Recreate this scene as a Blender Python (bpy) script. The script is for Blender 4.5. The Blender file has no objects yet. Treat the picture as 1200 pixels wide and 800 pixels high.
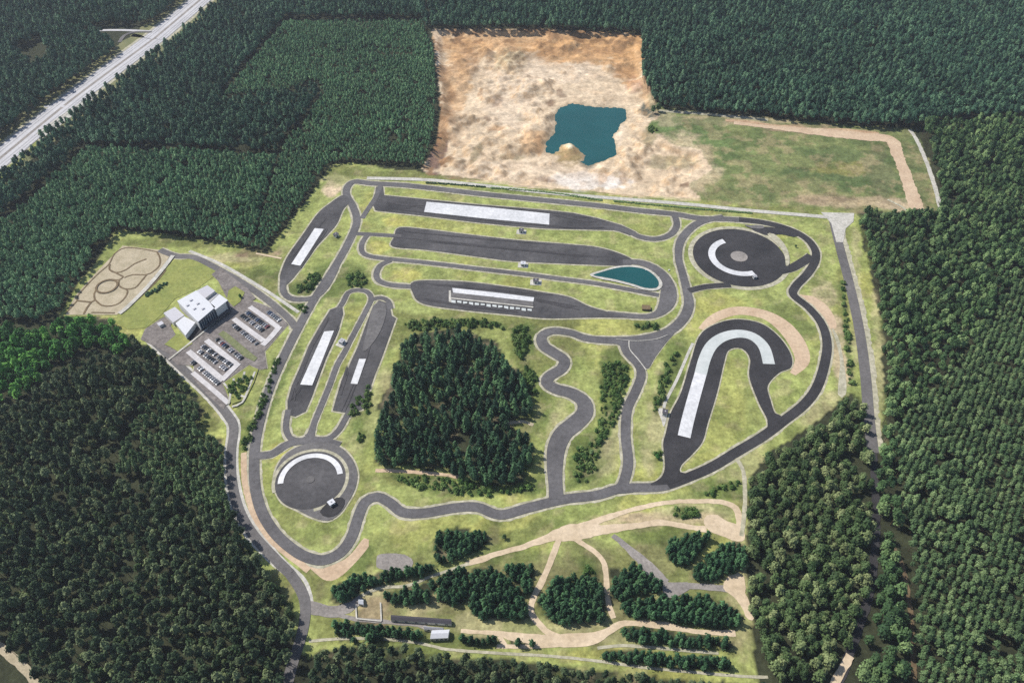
import bpy, math, random
import numpy as np
from mathutils import Vector
random.seed(7); rng = np.random.default_rng(7)
SC = bpy.context.scene; COL = SC.collection
R = math.radians
# ------------------------------------------------------------------ camera model
H = 470.0; T = R(45.0); F = 915.0
cT, sT = math.cos(T), math.sin(T)
def G(px, py, z=0.0):
    """ground point seen at photo position (1200x800) at height z"""
    a = (px-600)/F; b = (400-py)/F
    d = (a, cT+b*sT, -sT+b*cT)
    k = (z-H)/d[2]
    return Vector((d[0]*k, d[1]*k, z))
def P(x, y, z):
    dep = y*cT+(H-z)*sT
    return 600+F*x/dep, 400-F*(y*sT+(z-H)*cT)/dep
def W(pts, z=0.0): return [G(p[0], p[1], z) for p in pts]
# ------------------------------------------------------------------ numpy helpers
def pip(px, py, poly):
    ins = np.zeros(px.shape, bool); n = len(poly); j = n-1
    for i in range(n):
        xi, yi = poly[i]; xj, yj = poly[j]
        if yi != yj:
            c = ((yi > py) != (yj > py)) & (px < (xj-xi)*(py-yi)/(yj-yi)+xi)
            ins ^= c
        j = i
    return ins
def segdist(x, y, poly, closed=True):
    d = np.full(x.shape, 1e9); n = len(poly)
    for i in range(n if closed else n-1):
        ax, ay = poly[i][:2]; bx, by = poly[(i+1) % n][:2]
        vx, vy = bx-ax, by-ay; L = vx*vx+vy*vy+1e-9
        t = np.clip(((x-ax)*vx+(y-ay)*vy)/L, 0, 1)
        d = np.minimum(d, np.hypot(x-ax-t*vx, y-ay-t*vy))
    return d
_tab = rng.random((256, 256))
def vnoise(x, y, s, o=0):
    x = x/s+17.3*o+900; y = y/s+9.1*o+900
    xi = np.floor(x).astype(int); yi = np.floor(y).astype(int); fx = x-xi; fy = y-yi
    fx = fx*fx*(3-2*fx); fy = fy*fy*(3-2*fy)
    g = lambda a, b: _tab[a % 256, b % 256]
    return (g(xi, yi)*(1-fx)+g(xi+1, yi)*fx)*(1-fy)+(g(xi, yi+1)*(1-fx)+g(xi+1, yi+1)*fx)*fy
def fbm(x, y, s, o=0, n=4):
    v = 0; a = 1; t = 0
    for i in range(n):
        v = v+a*vnoise(x, y, s/2**i, o+i*3); t += a; a *= .55
    return v/t
def sstep(a, b, x):
    t = np.clip((x-a)/(b-a), 0, 1); return t*t*(3-2*t)
# ------------------------------------------------------------------ object helpers
def tag(o, label=None, cat=None, group=None, kind=None):
    if label: o['label'] = label
    if cat: o['category'] = cat
    if group: o['group'] = group
    if kind: o['kind'] = kind
    return o
def meshobj(name, verts, faces, mats, parent=None, smooth=False, mi=None):
    me = bpy.data.meshes.new(name); me.from_pydata([tuple(v) for v in verts], [], faces); me.update()
    for m in (mats if isinstance(mats, (list, tuple)) else [mats]): me.materials.append(m)
    if mi: me.polygons.foreach_set('material_index', mi)
    if smooth: me.polygons.foreach_set('use_smooth', [True]*len(me.polygons))
    o = bpy.data.objects.new(name, me); COL.objects.link(o)
    if parent: o.parent = parent
    return o
def empty(name, loc, rz=0, s=1):
    o = bpy.data.objects.new(name, None); COL.objects.link(o)
    o.location = loc; o.rotation_euler = (0, 0, rz); o.scale = (s, s, s); o.empty_display_size = 1
    return o
class MB:
    def __init__(s): s.v = []; s.f = []
    def prism(s, poly, z0, z1, cap=True):
        n = len(poly); b = len(s.v)
        area = sum(poly[i][0]*poly[(i+1) % n][1]-poly[(i+1) % n][0]*poly[i][1] for i in range(n))
        if area < 0: poly = poly[::-1]
        s.v += [(p[0], p[1], z0) for p in poly]+[(p[0], p[1], z1) for p in poly]
        for i in range(n): s.f.append((b+i, b+(i+1) % n, b+n+(i+1) % n, b+n+i))
        if cap: s.f.append(tuple(b+n+i for i in range(n))); s.f.append(tuple(b+n-1-i for i in range(n)))
        return s
    def box(s, cx, cy, z0, sx, sy, sz, a=0, taper=1.0):
        c, q = math.cos(a), math.sin(a); b = len(s.v)
        for z, k in ((z0, 1), (z0+sz, taper)):
            for ux, uy in ((-1, -1), (1, -1), (1, 1), (-1, 1)):
                x = ux*sx/2*k; y = uy*sy/2*k
                s.v.append((cx+x*c-y*q, cy+x*q+y*c, z))
        for f in ((0, 3, 2, 1), (4, 5, 6, 7), (0, 1, 5, 4), (1, 2, 6, 5), (2, 3, 7, 6), (3, 0, 4, 7)):
            s.f.append(tuple(b+i for i in f))
        return s
    def cyl(s, cx, cy, z0, r0, r1, h, n=8, axis='z'):
        b = len(s.v)
        for k, r in ((0, r0), (1, r1)):
            for i in range(n):
                a = 2*math.pi*i/n
                if axis == 'z': s.v.append((cx+r*math.cos(a), cy+r*math.sin(a), z0+h*k))
                else: s.v.append((cx+r*math.cos(a), cy-h/2+h*k, z0+r*math.sin(a)))
        for i in range(n): s.f.append((b+i, b+(i+1) % n, b+n+(i+1) % n, b+n+i))
        s.f.append(tuple(b+n+i for i in range(n))); s.f.append(tuple(b+n-1-i for i in range(n)))
        return s
    def build(s, name, mats, parent=None, smooth=False): return meshobj(name, s.v, s.f, mats, parent, smooth)
# ------------------------------------------------------------------ materials
def newmat(name):
    m = bpy.data.materials.new(name); m.use_nodes = True
    nt = m.node_tree; return m, nt, nt.nodes['Principled BSDF']
def nd(nt, t, **k):
    n = nt.nodes.new(t)
    for a, b in k.items():
        if a.startswith('i_'): n.inputs[int(a[2:]) if a[2:].isdigit() else a[2:]].default_value = b
        else: setattr(n, a, b)
    return n
def mixc(nt, fac, a, b, mode='MIX'):
    n = nt.nodes.new('ShaderNodeMix'); n.data_type = 'RGBA'; n.blend_type = mode
    for i, v in ((0, fac), (6, a), (7, b)):
        if isinstance(v, bpy.types.NodeSocket): nt.links.new(v, n.inputs[i])
        else: n.inputs[i].default_value = v if i == 0 else (*v[:3], 1)
    return n.outputs[2]
def noise_fac(nt, scale, lo, hi, detail=4, vec=None, rough=.6):
    n = nd(nt, 'ShaderNodeTexNoise'); n.inputs['Scale'].default_value = scale; n.inputs['Detail'].default_value = detail
    n.inputs['Roughness'].default_value = rough
    nt.links.new(vec, n.inputs['Vector'])
    r = nd(nt, 'ShaderNodeMapRange'); r.inputs[1].default_value = .3; r.inputs[2].default_value = .7
    r.inputs[3].default_value = lo; r.inputs[4].default_value = hi
    nt.links.new(n.outputs[0], r.inputs[0]); return r.outputs[0]
def surf(name, c1, c2, scale=.08, rough=.9, fine=1.2, fa=.25, spec=.3, bump=0):
    """two colours blended by broad noise and broken by fine noise"""
    m, nt, b = newmat(name)
    g = nd(nt, 'ShaderNodeNewGeometry').outputs['Position']
    col = mixc(nt, noise_fac(nt, scale, 0, 1, 5, g), c1, c2)
    f = noise_fac(nt, fine, 1-fa, 1+fa, 3, g)
    v = nd(nt, 'ShaderNodeVectorMath', operation='SCALE'); nt.links.new(col, v.inputs[0]); nt.links.new(f, v.inputs['Scale'])
    nt.links.new(v.outputs[0], b.inputs['Base Color'])
    b.inputs['Roughness'].default_value = rough; b.inputs['Specular IOR Level'].default_value = spec
    return m
def ground_mat(name, amt=.26, fine=.4):
    m, nt, b = newmat(name)
    g = nd(nt, 'ShaderNodeNewGeometry').outputs['Position']
    a = nd(nt, 'ShaderNodeVertexColor'); a.layer_name = 'Col'
    col = a.outputs[0]
    for s, k, dt in ((.03, amt, 5), (.12, amt, 4), (fine, amt*1.1, 4)):
        f = noise_fac(nt, s, 1-k, 1+k, dt, g, .65)
        v = nd(nt, 'ShaderNodeVectorMath', operation='SCALE'); nt.links.new(col, v.inputs[0]); nt.links.new(f, v.inputs['Scale']); col = v.outputs[0]
    # patches that dry out towards straw colour
    f = noise_fac(nt, .11, -.25, .38, 6, g, .7); cl = nd(nt, 'ShaderNodeClamp'); nt.links.new(f, cl.inputs[0])
    dry = nd(nt, 'ShaderNodeVectorMath', operation='MULTIPLY'); nt.links.new(col, dry.inputs[0]); dry.inputs[1].default_value = (1.12, 1.04, 1.0)
    col = mixc(nt, cl.outputs[0], col, dry.outputs[0])
    nt.links.new(col, b.inputs['Base Color']); b.inputs['Roughness'].default_value = .95; b.inputs['Specular IOR Level'].default_value = .15
    return m
def foliage(name, c1, c2, c3, patch=.35):
    m, nt, b = newmat(name)
    g = nd(nt, 'ShaderNodeNewGeometry').outputs['Position']
    oi = nd(nt, 'ShaderNodeObjectInfo').outputs['Random']
    rp = nd(nt, 'ShaderNodeValToRGB'); nt.links.new(oi, rp.inputs[0]); cr = rp.color_ramp
    cr.elements[0].position = 0; cr.elements[0].color = (*c1, 1); cr.elements[1].position = 1; cr.elements[1].color = (*c3, 1)
    e = cr.elements.new(.6); e.color = (*c2, 1)
    col = rp.outputs[0]
    for s, k, dt in ((.012, patch*.5, 3), (.07, patch*.6, 3), (1.1, .35, 2)):
        f = noise_fac(nt, s, 1-k, 1+k, dt, g, .6)
        v = nd(nt, 'ShaderNodeVectorMath', operation='SCALE'); nt.links.new(col, v.inputs[0]); nt.links.new(f, v.inputs['Scale']); col = v.outputs[0]
    nt.links.new(col, b.inputs['Base Color']); b.inputs['Roughness'].default_value = .7; b.inputs['Specular IOR Level'].default_value = .25
    return m
def plain(name, c, rough=.6, metal=0, spec=.5):
    m, nt, b = newmat(name)
    g = nd(nt, 'ShaderNodeNewGeometry').outputs['Position']
    f = noise_fac(nt, .9, .9, 1.08, 3, g)
    v = nd(nt, 'ShaderNodeVectorMath', operation='SCALE'); v.inputs[0].default_value = c; nt.links.new(f, v.inputs['Scale'])
    nt.links.new(v.outputs[0], b.inputs['Base Color'])
    b.inputs['Roughness'].default_value = rough; b.inputs['Metallic'].default_value = metal; b.inputs['Specular IOR Level'].default_value = spec
    return m
M = dict(
 asphalt=surf('asphalt', (.070, .067, .070), (.12, .115, .118), .035, .85, .35, .2),
 pad_asphalt=surf('pad_asphalt', (.026, .025, .028), (.095, .091, .094), .022, .85, .3, .2),
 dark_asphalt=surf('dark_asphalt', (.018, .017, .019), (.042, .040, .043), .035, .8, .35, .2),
 worn_asphalt=surf('worn_asphalt', (.085, .081, .083), (.14, .133, .13), .04, .9, .35, .22),
 road=surf('service_road_asphalt', (.092, .087, .088), (.14, .132, .13), .04, .9, .4, .18),
 paving=surf('brown_paving', (.12, .105, .10), (.20, .178, .165), .1, .9, .4, .25),
 verge=surf('gravel_verge', (.26, .25, .17), (.44, .41, .32), .15, .95, .35, .25),
 kerb=surf('concrete_kerb', (.34, .33, .29), (.48, .46, .42), .1, .9, .4, .18),
 white=surf('polished_white_surface', (.44, .445, .455), (.60, .60, .61), .05, .55, .4, .12, .5),
 white_worn=surf('grey_white_surface', (.40, .43, .42), (.50, .52, .51), .06, .5, .3, .08, .5),
 aisle=surf('pale_concrete_aisle', (.40, .385, .385), (.52, .50, .50), .2, .85, .8, .1),
 sand=surf('sand_track', (.42, .33, .22), (.58, .47, .34), .06, .95, .35, .15),
 pink=surf('pink_gravel_trap', (.40, .29, .195), (.52, .40, .28), .06, .95, .4, .15),
 grey_gravel=surf('grey_gravel', (.17, .155, .145), (.28, .255, .235), .08, .95, .6, .22),
 motorway=surf('motorway_concrete', (.38, .375, .39), (.48, .475, .49), .03, .85, .3, .08),
 soil=surf('brown_soil', (.10, .07, .04), (.17, .125, .07), .2, .95, 1, .2),
 bed=surf('garden_gravel', (.29, .25, .165), (.42, .36, .26), .1, .95, .8, .15),
 lawn=surf('lawn', (.16, .19, .05), (.25, .26, .075), .05, .95, .3, .2),
 hard_white=plain('white_roof', (.50, .51, .54), .5), lav_white=plain('pale_grey_roof', (.40, .395, .43), .5),
 grey_roof=plain('grey_roof', (.33, .33, .35), .7), dark_roof=plain('dark_roof', (.055, .05, .06), .7),
 wall=plain('light_render_wall', (.62, .61, .58), .8), white_metal=plain('white_frame', (.7, .7, .7), .4),
 tyre=plain('tyre_rubber', (.02, .02, .02), .8), lamp=plain('lamp_glass', (.6, .6, .58), .2),
 bark=plain('bark', (.09, .06, .04), .9), paint=plain('marking_paint', (.6, .6, .6), .6), stone=plain('white_stone', (.55, .54, .5), .8),
)
m, nt, b = newmat('blue_glass'); b.inputs['Base Color'].default_value = (.02, .045, .075, 1); b.inputs['Roughness'].default_value = .08; b.inputs['Specular IOR Level'].default_value = .8; M['glass'] = m
def water(name, c):
    m, nt, b = newmat(name); g = nd(nt, 'ShaderNodeNewGeometry').outputs['Position']
    col = mixc(nt, noise_fac(nt, .03, 0, 1, 4, g), c, [k*1.25 for k in c])
    nt.links.new(col, b.inputs['Base Color']); b.inputs['Roughness'].default_value = .12; b.inputs['Specular IOR Level'].default_value = .25
    bp = nd(nt, 'ShaderNodeBump'); bp.inputs['Strength'].default_value = .15
    n = nd(nt, 'ShaderNodeTexNoise'); n.inputs['Scale'].default_value = .8; nt.links.new(g, n.inputs[0]); nt.links.new(n.outputs[0], bp.inputs['Height']); nt.links.new(bp.outputs[0], b.inputs['Normal'])
    return m
M['bank'] = surf('orange_bank', (.30, .19, .115), (.46, .33, .21), .05, .95, .3, .3); M['rubber'] = surf('rubbered_asphalt', (.036, .034, .037), (.062, .058, .062), .06, .8, .5, .2)
M['water'] = water('teal_water', (.009, .062, .065))
# ------------------------------------------------------------------ areas (photo outlines, laid on the ground)
PIT = [(506, 34), (630, 34), (752, 40), (757, 92), (766, 118), (772, 134), (760, 150), (790, 170), (822, 176), (834, 200), (806, 216), (822, 236), (750, 232), (640, 222), (560, 214), (500, 204), (494, 196), (512, 165), (516, 120)]
POND = [(654, 128), (667, 122), (684, 122), (701, 126), (718, 127), (732, 128), (732, 139), (725, 151), (717, 162), (723, 170), (721, 181), (710, 187), (702, 190), (691, 194), (680, 190), (684, 182), (676, 173), (665, 169), (656, 171), (648, 182), (639, 177), (640, 166), (650, 160)]
FIELD = [(752, 92), (766, 118), (778, 127), (900, 138), (1000, 147), (1070, 150), (1083, 176), (1094, 210), (1104, 247), (1006, 250), (965, 247), (820, 238), (740, 232), (740, 150)]
SITE = [(138, 268), (200, 276), (280, 288), (312, 296), (345, 255), (380, 206), (384, 194), (412, 191), (500, 203), (620, 214), (750, 228), (965, 243), (1008, 248), (1030, 330), (1038, 400), (1040, 500), (1046, 520), (1030, 530), (1010, 475), (996, 463), (960, 492), (900, 530), (878, 560), (875, 640), (880, 720), (890, 800), (860, 830), (720, 815), (640, 790), (500, 775), (360, 770), (330, 740), (318, 690), (300, 670), (262, 600), (256, 540), (230, 510), (233, 480), (198, 436), (160, 396), (140, 390), (132, 374), (70, 372), (72, 366), (100, 322)]
MOTOR = [(268, -28), (190, 38), (172, 52), (86, 116), (0, 186), (-110, 276)]
E1 = 1420
L1 = [(257, 116), (300, 66), (335, 24), (495, 24), (508, 60), (511, 110), (508, 160), (496, 196), (412, 190), (385, 194), (345, 252), (310, 296), (296, 292), (330, 174), (338, 161), (361, 138), (380, 104), (364, 99), (330, 110)]
L2 = [(-140, 330), (0, 262), (82, 194), (96, 174), (200, 176), (324, 182), (385, 194), (345, 252), (310, 296), (280, 289), (200, 277), (140, 270), (104, 316), (74, 362), (50, 380), (-140, 370)]
L3 = [(1046, 500), (1110, 440), (1190, 330), (E1, 250), (E1, 900), (1085, 900), (1072, 790), (1064, 640), (1046, 560)]
EAST = [(1004, 246), (1100, 250), (1096, 205), (1084, 165), (1074, 149), (1100, 140), (E1, 130), (E1, 900), (1085, 900), (1072, 790), (1064, 640), (1042, 620), (1034, 560), (1036, 440), (1033, 390), (1026, 338), (1012, 290)]
CENT = [(475, 397), (500, 389), (529, 385), (560, 391), (580, 400), (595, 427), (610, 434), (622, 455), (624, 480), (616, 492), (590, 492), (600, 502), (622, 510), (626, 535), (616, 562), (586, 571), (544, 562), (520, 550), (442, 547), (441, 510), (444, 480), (457, 445)]
SE = [(990, 465), (1003, 464), (1018, 478), (1023, 540), (1024, 640), (1016, 695), (1000, 745), (978, 780), (960, 800), (894, 798), (886, 760), (878, 720), (876, 640), (877, 600), (880, 560), (905, 528), (935, 510), (965, 490)]
MIDL = [(1027, 520), (1040, 520), (1042, 600), (1056, 650), (1064, 720), (1066, 900), (990, 900), (1004, 790), (1024, 720), (1029, 640)]
BOT = [(364, 766), (400, 756), (445, 754), (500, 764), (560, 772), (640, 776), (700, 784), (780, 794), (860, 802), (960, 806), (960, 960), (330, 960), (352, 800)]
SW = [(77, 371), (135, 371), (140, 390), (160, 396), (182, 413), (206, 436), (234, 467), (238, 486), (232, 507), (250, 512), (262, 516), (265, 560), (271, 594), (288, 632), (312, 672), (332, 694), (348, 716), (348, 752), (338, 790), (314, 960), (-220, 960), (-220, 360), (50, 380)]
BR = [(-140, 378), (50, 384), (80, 372), (135, 372), (139, 390), (160, 400), (150, 418), (110, 408), (90, 420), (60, 430), (50, 450), (20, 470), (-140, 480)]
SWL = [(150, 500), (190, 450), (234, 467), (238, 486), (232, 507), (262, 516), (265, 560), (275, 620), (230, 600), (170, 560), (130, 560)]
CORNER = [(-60, 770), (-10, 748), (14, 764), (34, 780), (56, 830), (-60, 830)]
LOTS = [
 [(512, 622), (535, 618), (570, 624), (572, 636), (545, 652), (520, 660), (508, 655), (508, 635)],
 [(388, 706), (392, 686), (412, 677), (440, 671), (470, 664), (492, 660), (515, 662), (500, 672), (450, 684), (425, 692), (405, 706)],
 [(448, 698), (462, 691), (490, 686), (508, 680), (508, 695), (498, 707), (455, 708)],
 [(512, 680), (523, 671), (546, 667), (549, 708), (526, 708), (512, 702)],
 [(552, 667), (576, 665), (602, 687), (614, 700), (617, 724), (582, 727), (552, 721)],
 [(585, 662), (624, 662), (625, 690), (616, 696), (600, 680)],
 [(630, 706), (650, 678), (699, 676), (708, 696), (709, 727), (660, 732), (640, 726)],
 [(716, 668), (745, 664), (768, 676), (778, 690), (740, 700), (718, 704)],
 [(724, 708), (760, 700), (790, 700), (830, 698), (855, 712), (869, 722), (862, 736), (815, 731), (735, 722)],
 [(780, 632), (805, 628), (832, 627), (822, 645), (808, 664), (797, 665), (782, 655)],
 [(811, 667), (842, 643), (860, 634), (872, 640), (873, 668), (850, 672), (840, 680), (815, 678)],
 [(726, 742), (735, 736), (775, 739), (825, 745), (862, 752), (850, 759), (750, 755)],
 [(705, 762), (780, 767), (852, 772), (856, 786), (800, 782), (705, 773)],
 [(391, 728), (440, 732), (490, 736), (505, 742), (484, 750), (394, 744)],
 [(540, 747), (585, 748), (585, 755), (540, 753)], [(600, 751), (624, 752), (624, 757), (600, 757)],
 [(392, 750), (440, 746), (470, 748), (440, 752)]]
SHR = [[(716, 470), (732, 462), (726, 484), (710, 516), (694, 524), (700, 496)], [(812, 582), (845, 568), (866, 560), (867, 570), (840, 580)], [(786, 596), (805, 592), (825, 600), (812, 608), (790, 606)], [(672, 556), (690, 540), (704, 548), (696, 562), (680, 566)], [(742, 378), (771, 379), (771, 386), (743, 386)],
       [(704, 424), (722, 422), (738, 432), (736, 448), (728, 468), (714, 480), (706, 492), (702, 470), (706, 440)], [(676, 526), (692, 516), (704, 500), (706, 520), (698, 545), (682, 556), (674, 545)], [(785, 415), (794, 410), (793, 425), (783, 448), (776, 470), (766, 488), (766, 470), (774, 440)], [(766, 530), (776, 526), (777, 536), (768, 540)],
       [(600, 384), (618, 378), (620, 400), (612, 420), (602, 412)], [(370, 340), (352, 346), (348, 336), (362, 322), (376, 318)], [(404, 324), (420, 316), (432, 326), (424, 338), (408, 336)], [(606, 440), (618, 430), (632, 440), (628, 460), (616, 458)], [(684, 660), (696, 664), (698, 674), (686, 672)], [(345, 356), (362, 356), (358, 366), (346, 366)],
       [(268, 452), (288, 438), (298, 436), (292, 452), (282, 466), (272, 470)], [(556, 560), (600, 574), (622, 566), (624, 574), (560, 582), (480, 570), (450, 556)], [(470, 378), (520, 372), (590, 378), (600, 386), (540, 382), (480, 388)], [(312, 446), (322, 420), (328, 418), (320, 450), (300, 500), (286, 540), (284, 520)],
       [(408, 480), (430, 450), (438, 460), (430, 500), (424, 520), (412, 500)], [(757, 150), (766, 146), (772, 152), (762, 156)], [(985, 330), (990, 330), (996, 400), (1000, 450), (995, 450)]]
# ------------------------------------------------------------------ the ground sheet
st = 2.5
X0, X1, Y0, Y1 = -950, 950, 40, 1500
gx = np.arange(X0, X1+.1, st); gy = np.arange(Y0, Y1+.1, st)
XX, YY = np.meshgrid(gx, gy); nx, ny = len(gx), len(gy)
ZZ = np.zeros_like(XX)
wx = XX+(fbm(XX, YY, 14, 1)-.5)*7; wy = YY+(fbm(XX, YY, 14, 5)-.5)*7
U, V = P(wx, wy, 0*XX)
inpit0 = pip(*P(XX, YY, 0*XX), PIT)
pitw = [tuple(G(*p)[:2]) for p in PIT]
dpit = segdist(XX, YY, pitw)
depth = 3.6*sstep(2, 14, dpit)
rough = (fbm(XX, YY, 30, 9)-.5)*13+(fbm(XX, YY, 9, 12)-.5)*6
rough = rough+1.5*(np.floor(fbm(XX, YY, 46, 38)*16)-8)
ZZ = np.where(inpit0, -depth+rough*sstep(3, 16, dpit), 0)
for (bx, by, r, hh) in ((583, 118, 11, 4.5), (580, 150, 9, 3), (625, 170, 14, 3.5), (545, 90, 16, 4), (720, 75, 20, 5), (640, 100, 14, 2.5), (560, 165, 10, 2), (670, 80, 18, 3), (760, 175, 12, 2.5), (600, 60, 16, 4)):
    p = G(bx, by, -6); ZZ += hh*np.exp(-((XX-p.x)**2+(YY-p.y)**2)/r**2)*inpit0
WZ = -6.0
ZZ = np.where(inpit0, np.maximum(ZZ, -5.3*sstep(0, 14, dpit)), ZZ)
pw = [tuple(G(*p, WZ)[:2]) for p in POND]
inp = pip(XX, YY, pw); dp = segdist(XX, YY, pw); sg_ = np.where(inp, dp, -dp)+(fbm(XX, YY, 11, 66)-.5)*11; inp = sg_ > 0; dp = np.abs(sg_)
k = 1-sstep(0, 14, dp)
bank = np.where(inp, WZ-.25-3*sstep(0, 10, dp), WZ+.25+1.2*sstep(0, 12, dp))
ZZ = np.where(inpit0 & (inp | (dp < 14)), np.where(inp, bank, np.maximum(ZZ*(1-k)+bank*k, WZ+.3)), ZZ)
U2, V2 = P(wx, wy, ZZ)
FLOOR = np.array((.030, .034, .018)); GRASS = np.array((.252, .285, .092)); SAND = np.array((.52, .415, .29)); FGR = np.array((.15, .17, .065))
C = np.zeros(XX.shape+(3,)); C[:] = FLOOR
isite = pip(U, V, SITE); ipit = pip(U, V, PIT); ifield = pip(U, V, FIELD) & ~ipit
C[isite] = GRASS; C[ifield] = FGR; C[ipit] = SAND
def blob(px, py, rx, ry, col, a=1., mask=None, ang=0, nz=.9, ns=18, o=0):
    rx *= 1.25; ry *= 1.25
    c, s = math.cos(R(ang)), math.sin(R(ang))
    dx = U2-px; dy = V2-py
    d = np.hypot((dx*c+dy*s)/rx, (-dx*s+dy*c)/ry)
    d = d+(fbm(XX, YY, ns, 20+o)-.5)*nz*1.6
    w = a*(1-sstep(.7, 1.05, d))
    if mask is not None: w = w*mask
    for i in range(3): C[..., i] = C[..., i]*(1-w)+col[i]*w
YEL = (.31, .295, .085); DRY = (.33, .305, .16); SCR = (.075, .105, .03); DSC = (.045, .07, .025); LG = (.25, .28, .10); OLI = (.14, .15, .05)
n1 = sstep(.5, .68, fbm(XX, YY, 45, 40)); n2 = sstep(.52, .7, fbm(XX, YY, 20, 44)); n3 = sstep(.5, .66, fbm(XX, YY, 9, 47))
for w, c in ((n1*.55, YEL), (n2*.4, LG), (n3*.35, OLI)):
    for i in range(3): C[..., i] = np.where(isite, C[..., i]*(1-w)+c[i]*w, C[..., i])
S = isite*1.0
o = 0
for b_ in [(540, 375, 90, 14, OLI, .7), (470, 385, 26, 22, OLI, .8), (430, 470, 18, 70, DRY, .5, 12), (640, 400, 30, 40, OLI, .9), (618, 398, 16, 22, SCR, .8), (615, 470, 28, 40, SCR, .7), (560, 570, 90, 11, SCR, .9), (655, 500, 14, 40, DRY, .5), (520, 560, 80, 8, OLI, .8),
    (718, 450, 16, 40, SCR, .85, 8), (690, 530, 22, 36, SCR, .85, 28), (712, 520, 14, 40, DRY, .6, 20), (785, 440, 12, 40, SCR, .8, 14), (764, 500, 13, 50, DRY, .8, 6), (750, 460, 8, 40, LG, .6),
    (355, 345, 22, 18, SCR, .8), (410, 330, 32, 20, SCR, .7), (385, 325, 14, 18, SCR, .5), (330, 440, 9, 50, SCR, .75, 24), (285, 500, 8, 30, SCR, .6), (300, 330, 40, 14, OLI, .9), (312, 320, 24, 8, SCR, .6), (345, 360, 14, 10, SCR, .8), (325, 300, 16, 8, OLI, .8),
    (460, 260, 14, 6, YEL, .9), (445, 290, 10, 8, YEL, .8), (475, 320, 20, 8, YEL, .9), (570, 285, 60, 4, LG, .6), (335, 530, 22, 16, YEL, .8), (345, 625, 40, 24, OLI, .5), (500, 620, 50, 18, YEL, .35),
    (920, 375, 30, 18, SCR, .55, 30), (835, 355, 50, 8, YEL, .5), (890, 470, 40, 20, OLI, .3), (850, 470, 20, 50, YEL, .35), (982, 410, 9, 50, (.40, .32, .21), .85, -6), (965, 350, 12, 14, (.40, .32, .21), .7), (990, 330, 6, 60, OLI, .6), (1003, 340, 5, 70, DRY, .7), (1030, 420, 8, 100, DRY, .8),
    (400, 200, 26, 6, OLI, .9), (460, 205, 60, 5, OLI, .8), (396, 214, 12, 10, DRY, 1), (390, 222, 9, 8, (.5, .4, .27), 1), (200, 284, 60, 5, OLI, .9), (270, 302, 30, 6, DRY, .9), (300, 296, 20, 5, (.24, .17, .11), .9),
    (240, 495, 16, 16, OLI, .9), (245, 470, 14, 12, OLI, .8), (330, 690, 14, 20, OLI, .8), (380, 735, 16, 16, OLI, .6), (372, 690, 12, 12, OLI, .7), (420, 655, 22, 10, SCR, .7, -40),
    (600, 700, 190, 46, (.15, .14, .065), .85), (770, 680, 90, 46, (.15, .145, .065), .8), (470, 710, 60, 20, DRY, .7), (690, 660, 16, 14, SCR, .7), (600, 650, 30, 10, SCR, .5), (730, 660, 22, 16, OLI, .7), (780, 625, 30, 12, SCR, .75), (815, 600, 50, 9, DRY, .8), (800, 608, 60, 6, (.4, .32, .2), .7), (740, 608, 40, 5, (.40, .31, .2), .7), (840, 575, 40, 10, SCR, .8), (600, 730, 100, 10, DRY, .6), (640, 745, 110, 8, DRY, .8), (870, 690, 16, 60, DRY, .5), (800, 750, 80, 20, OLI, .8), (780, 752, 80, 8, DRY, .5), (440, 718, 24, 12, (.22, .17, .10), .8), (530, 755, 60, 8, SCR, .6), (690, 765, 30, 8, YEL, .6),
    (575, 625, 10, 26, SCR, .5), (650, 616, 30, 7, SCR, .5), (620, 628, 30, 6, SCR, .5), (870, 545, 30, 20, DRY, .5, -30), (960, 480, 30, 10, DRY, .6, -40), (1015, 540, 10, 26, OLI, .8),
    (880, 245, 80, 3, OLI, .8), (640, 225, 110, 3, SCR, .5), (520, 208, 60, 4, OLI, .9), (375, 665, 20, 10, OLI, .7)]:
    px, py, rx, ry, c, a = b_[:6]; blob(px, py, rx, ry, c, a, S, b_[6] if len(b_) > 6 else 0, o=o); o += 1
# lawn beside the main building
Sf = ifield*1.0
for b_ in [(810, 165, 50, 18, (.10, .15, .05), .85, 10), (850, 190, 50, 16, (.13, .165, .06), .7), (980, 210, 70, 12, (.075, .105, .04), .9, 4), (1000, 185, 60, 9, (.09, .12, .045), .8, 5), (985, 198, 30, 6, (.19, .18, .06), .8), (900, 222, 70, 12, (.17, .175, .075), .7), (1030, 205, 14, 26, (.12, .13, .06), .8), (800, 150, 30, 12, (.12, .17, .06), .8),
    (790, 185, 40, 22, (.42, .34, .22), .75), (820, 205, 18, 18, (.46, .37, .25), .6), (980, 236, 50, 6, (.36, .28, .18), .8), (1050, 240, 30, 6, (.38, .30, .2), .9), (940, 150, 40, 4, (.30, .21, .14), .8), (870, 140, 60, 5, (.30, .25, .15), .8), (780, 140, 14, 8, (.3, .26, .16), .7), (1075, 200, 10, 50, (.13, .14, .06), .9, -12), (960, 233, 40, 5, (.17, .12, .08), .5)]:
    px, py, rx, ry, c, a = b_[:6]; blob(px, py, rx, ry, c, a, Sf, b_[6] if len(b_) > 6 else 0, o=o); o += 1
Sp = ipit*1.0
OCH = (.42, .245, .11); DOC = (.30, .17, .08); PAL = (.56, .46, .35); BRO = (.16, .10, .065); OLV = (.22, .19, .11)
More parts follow.
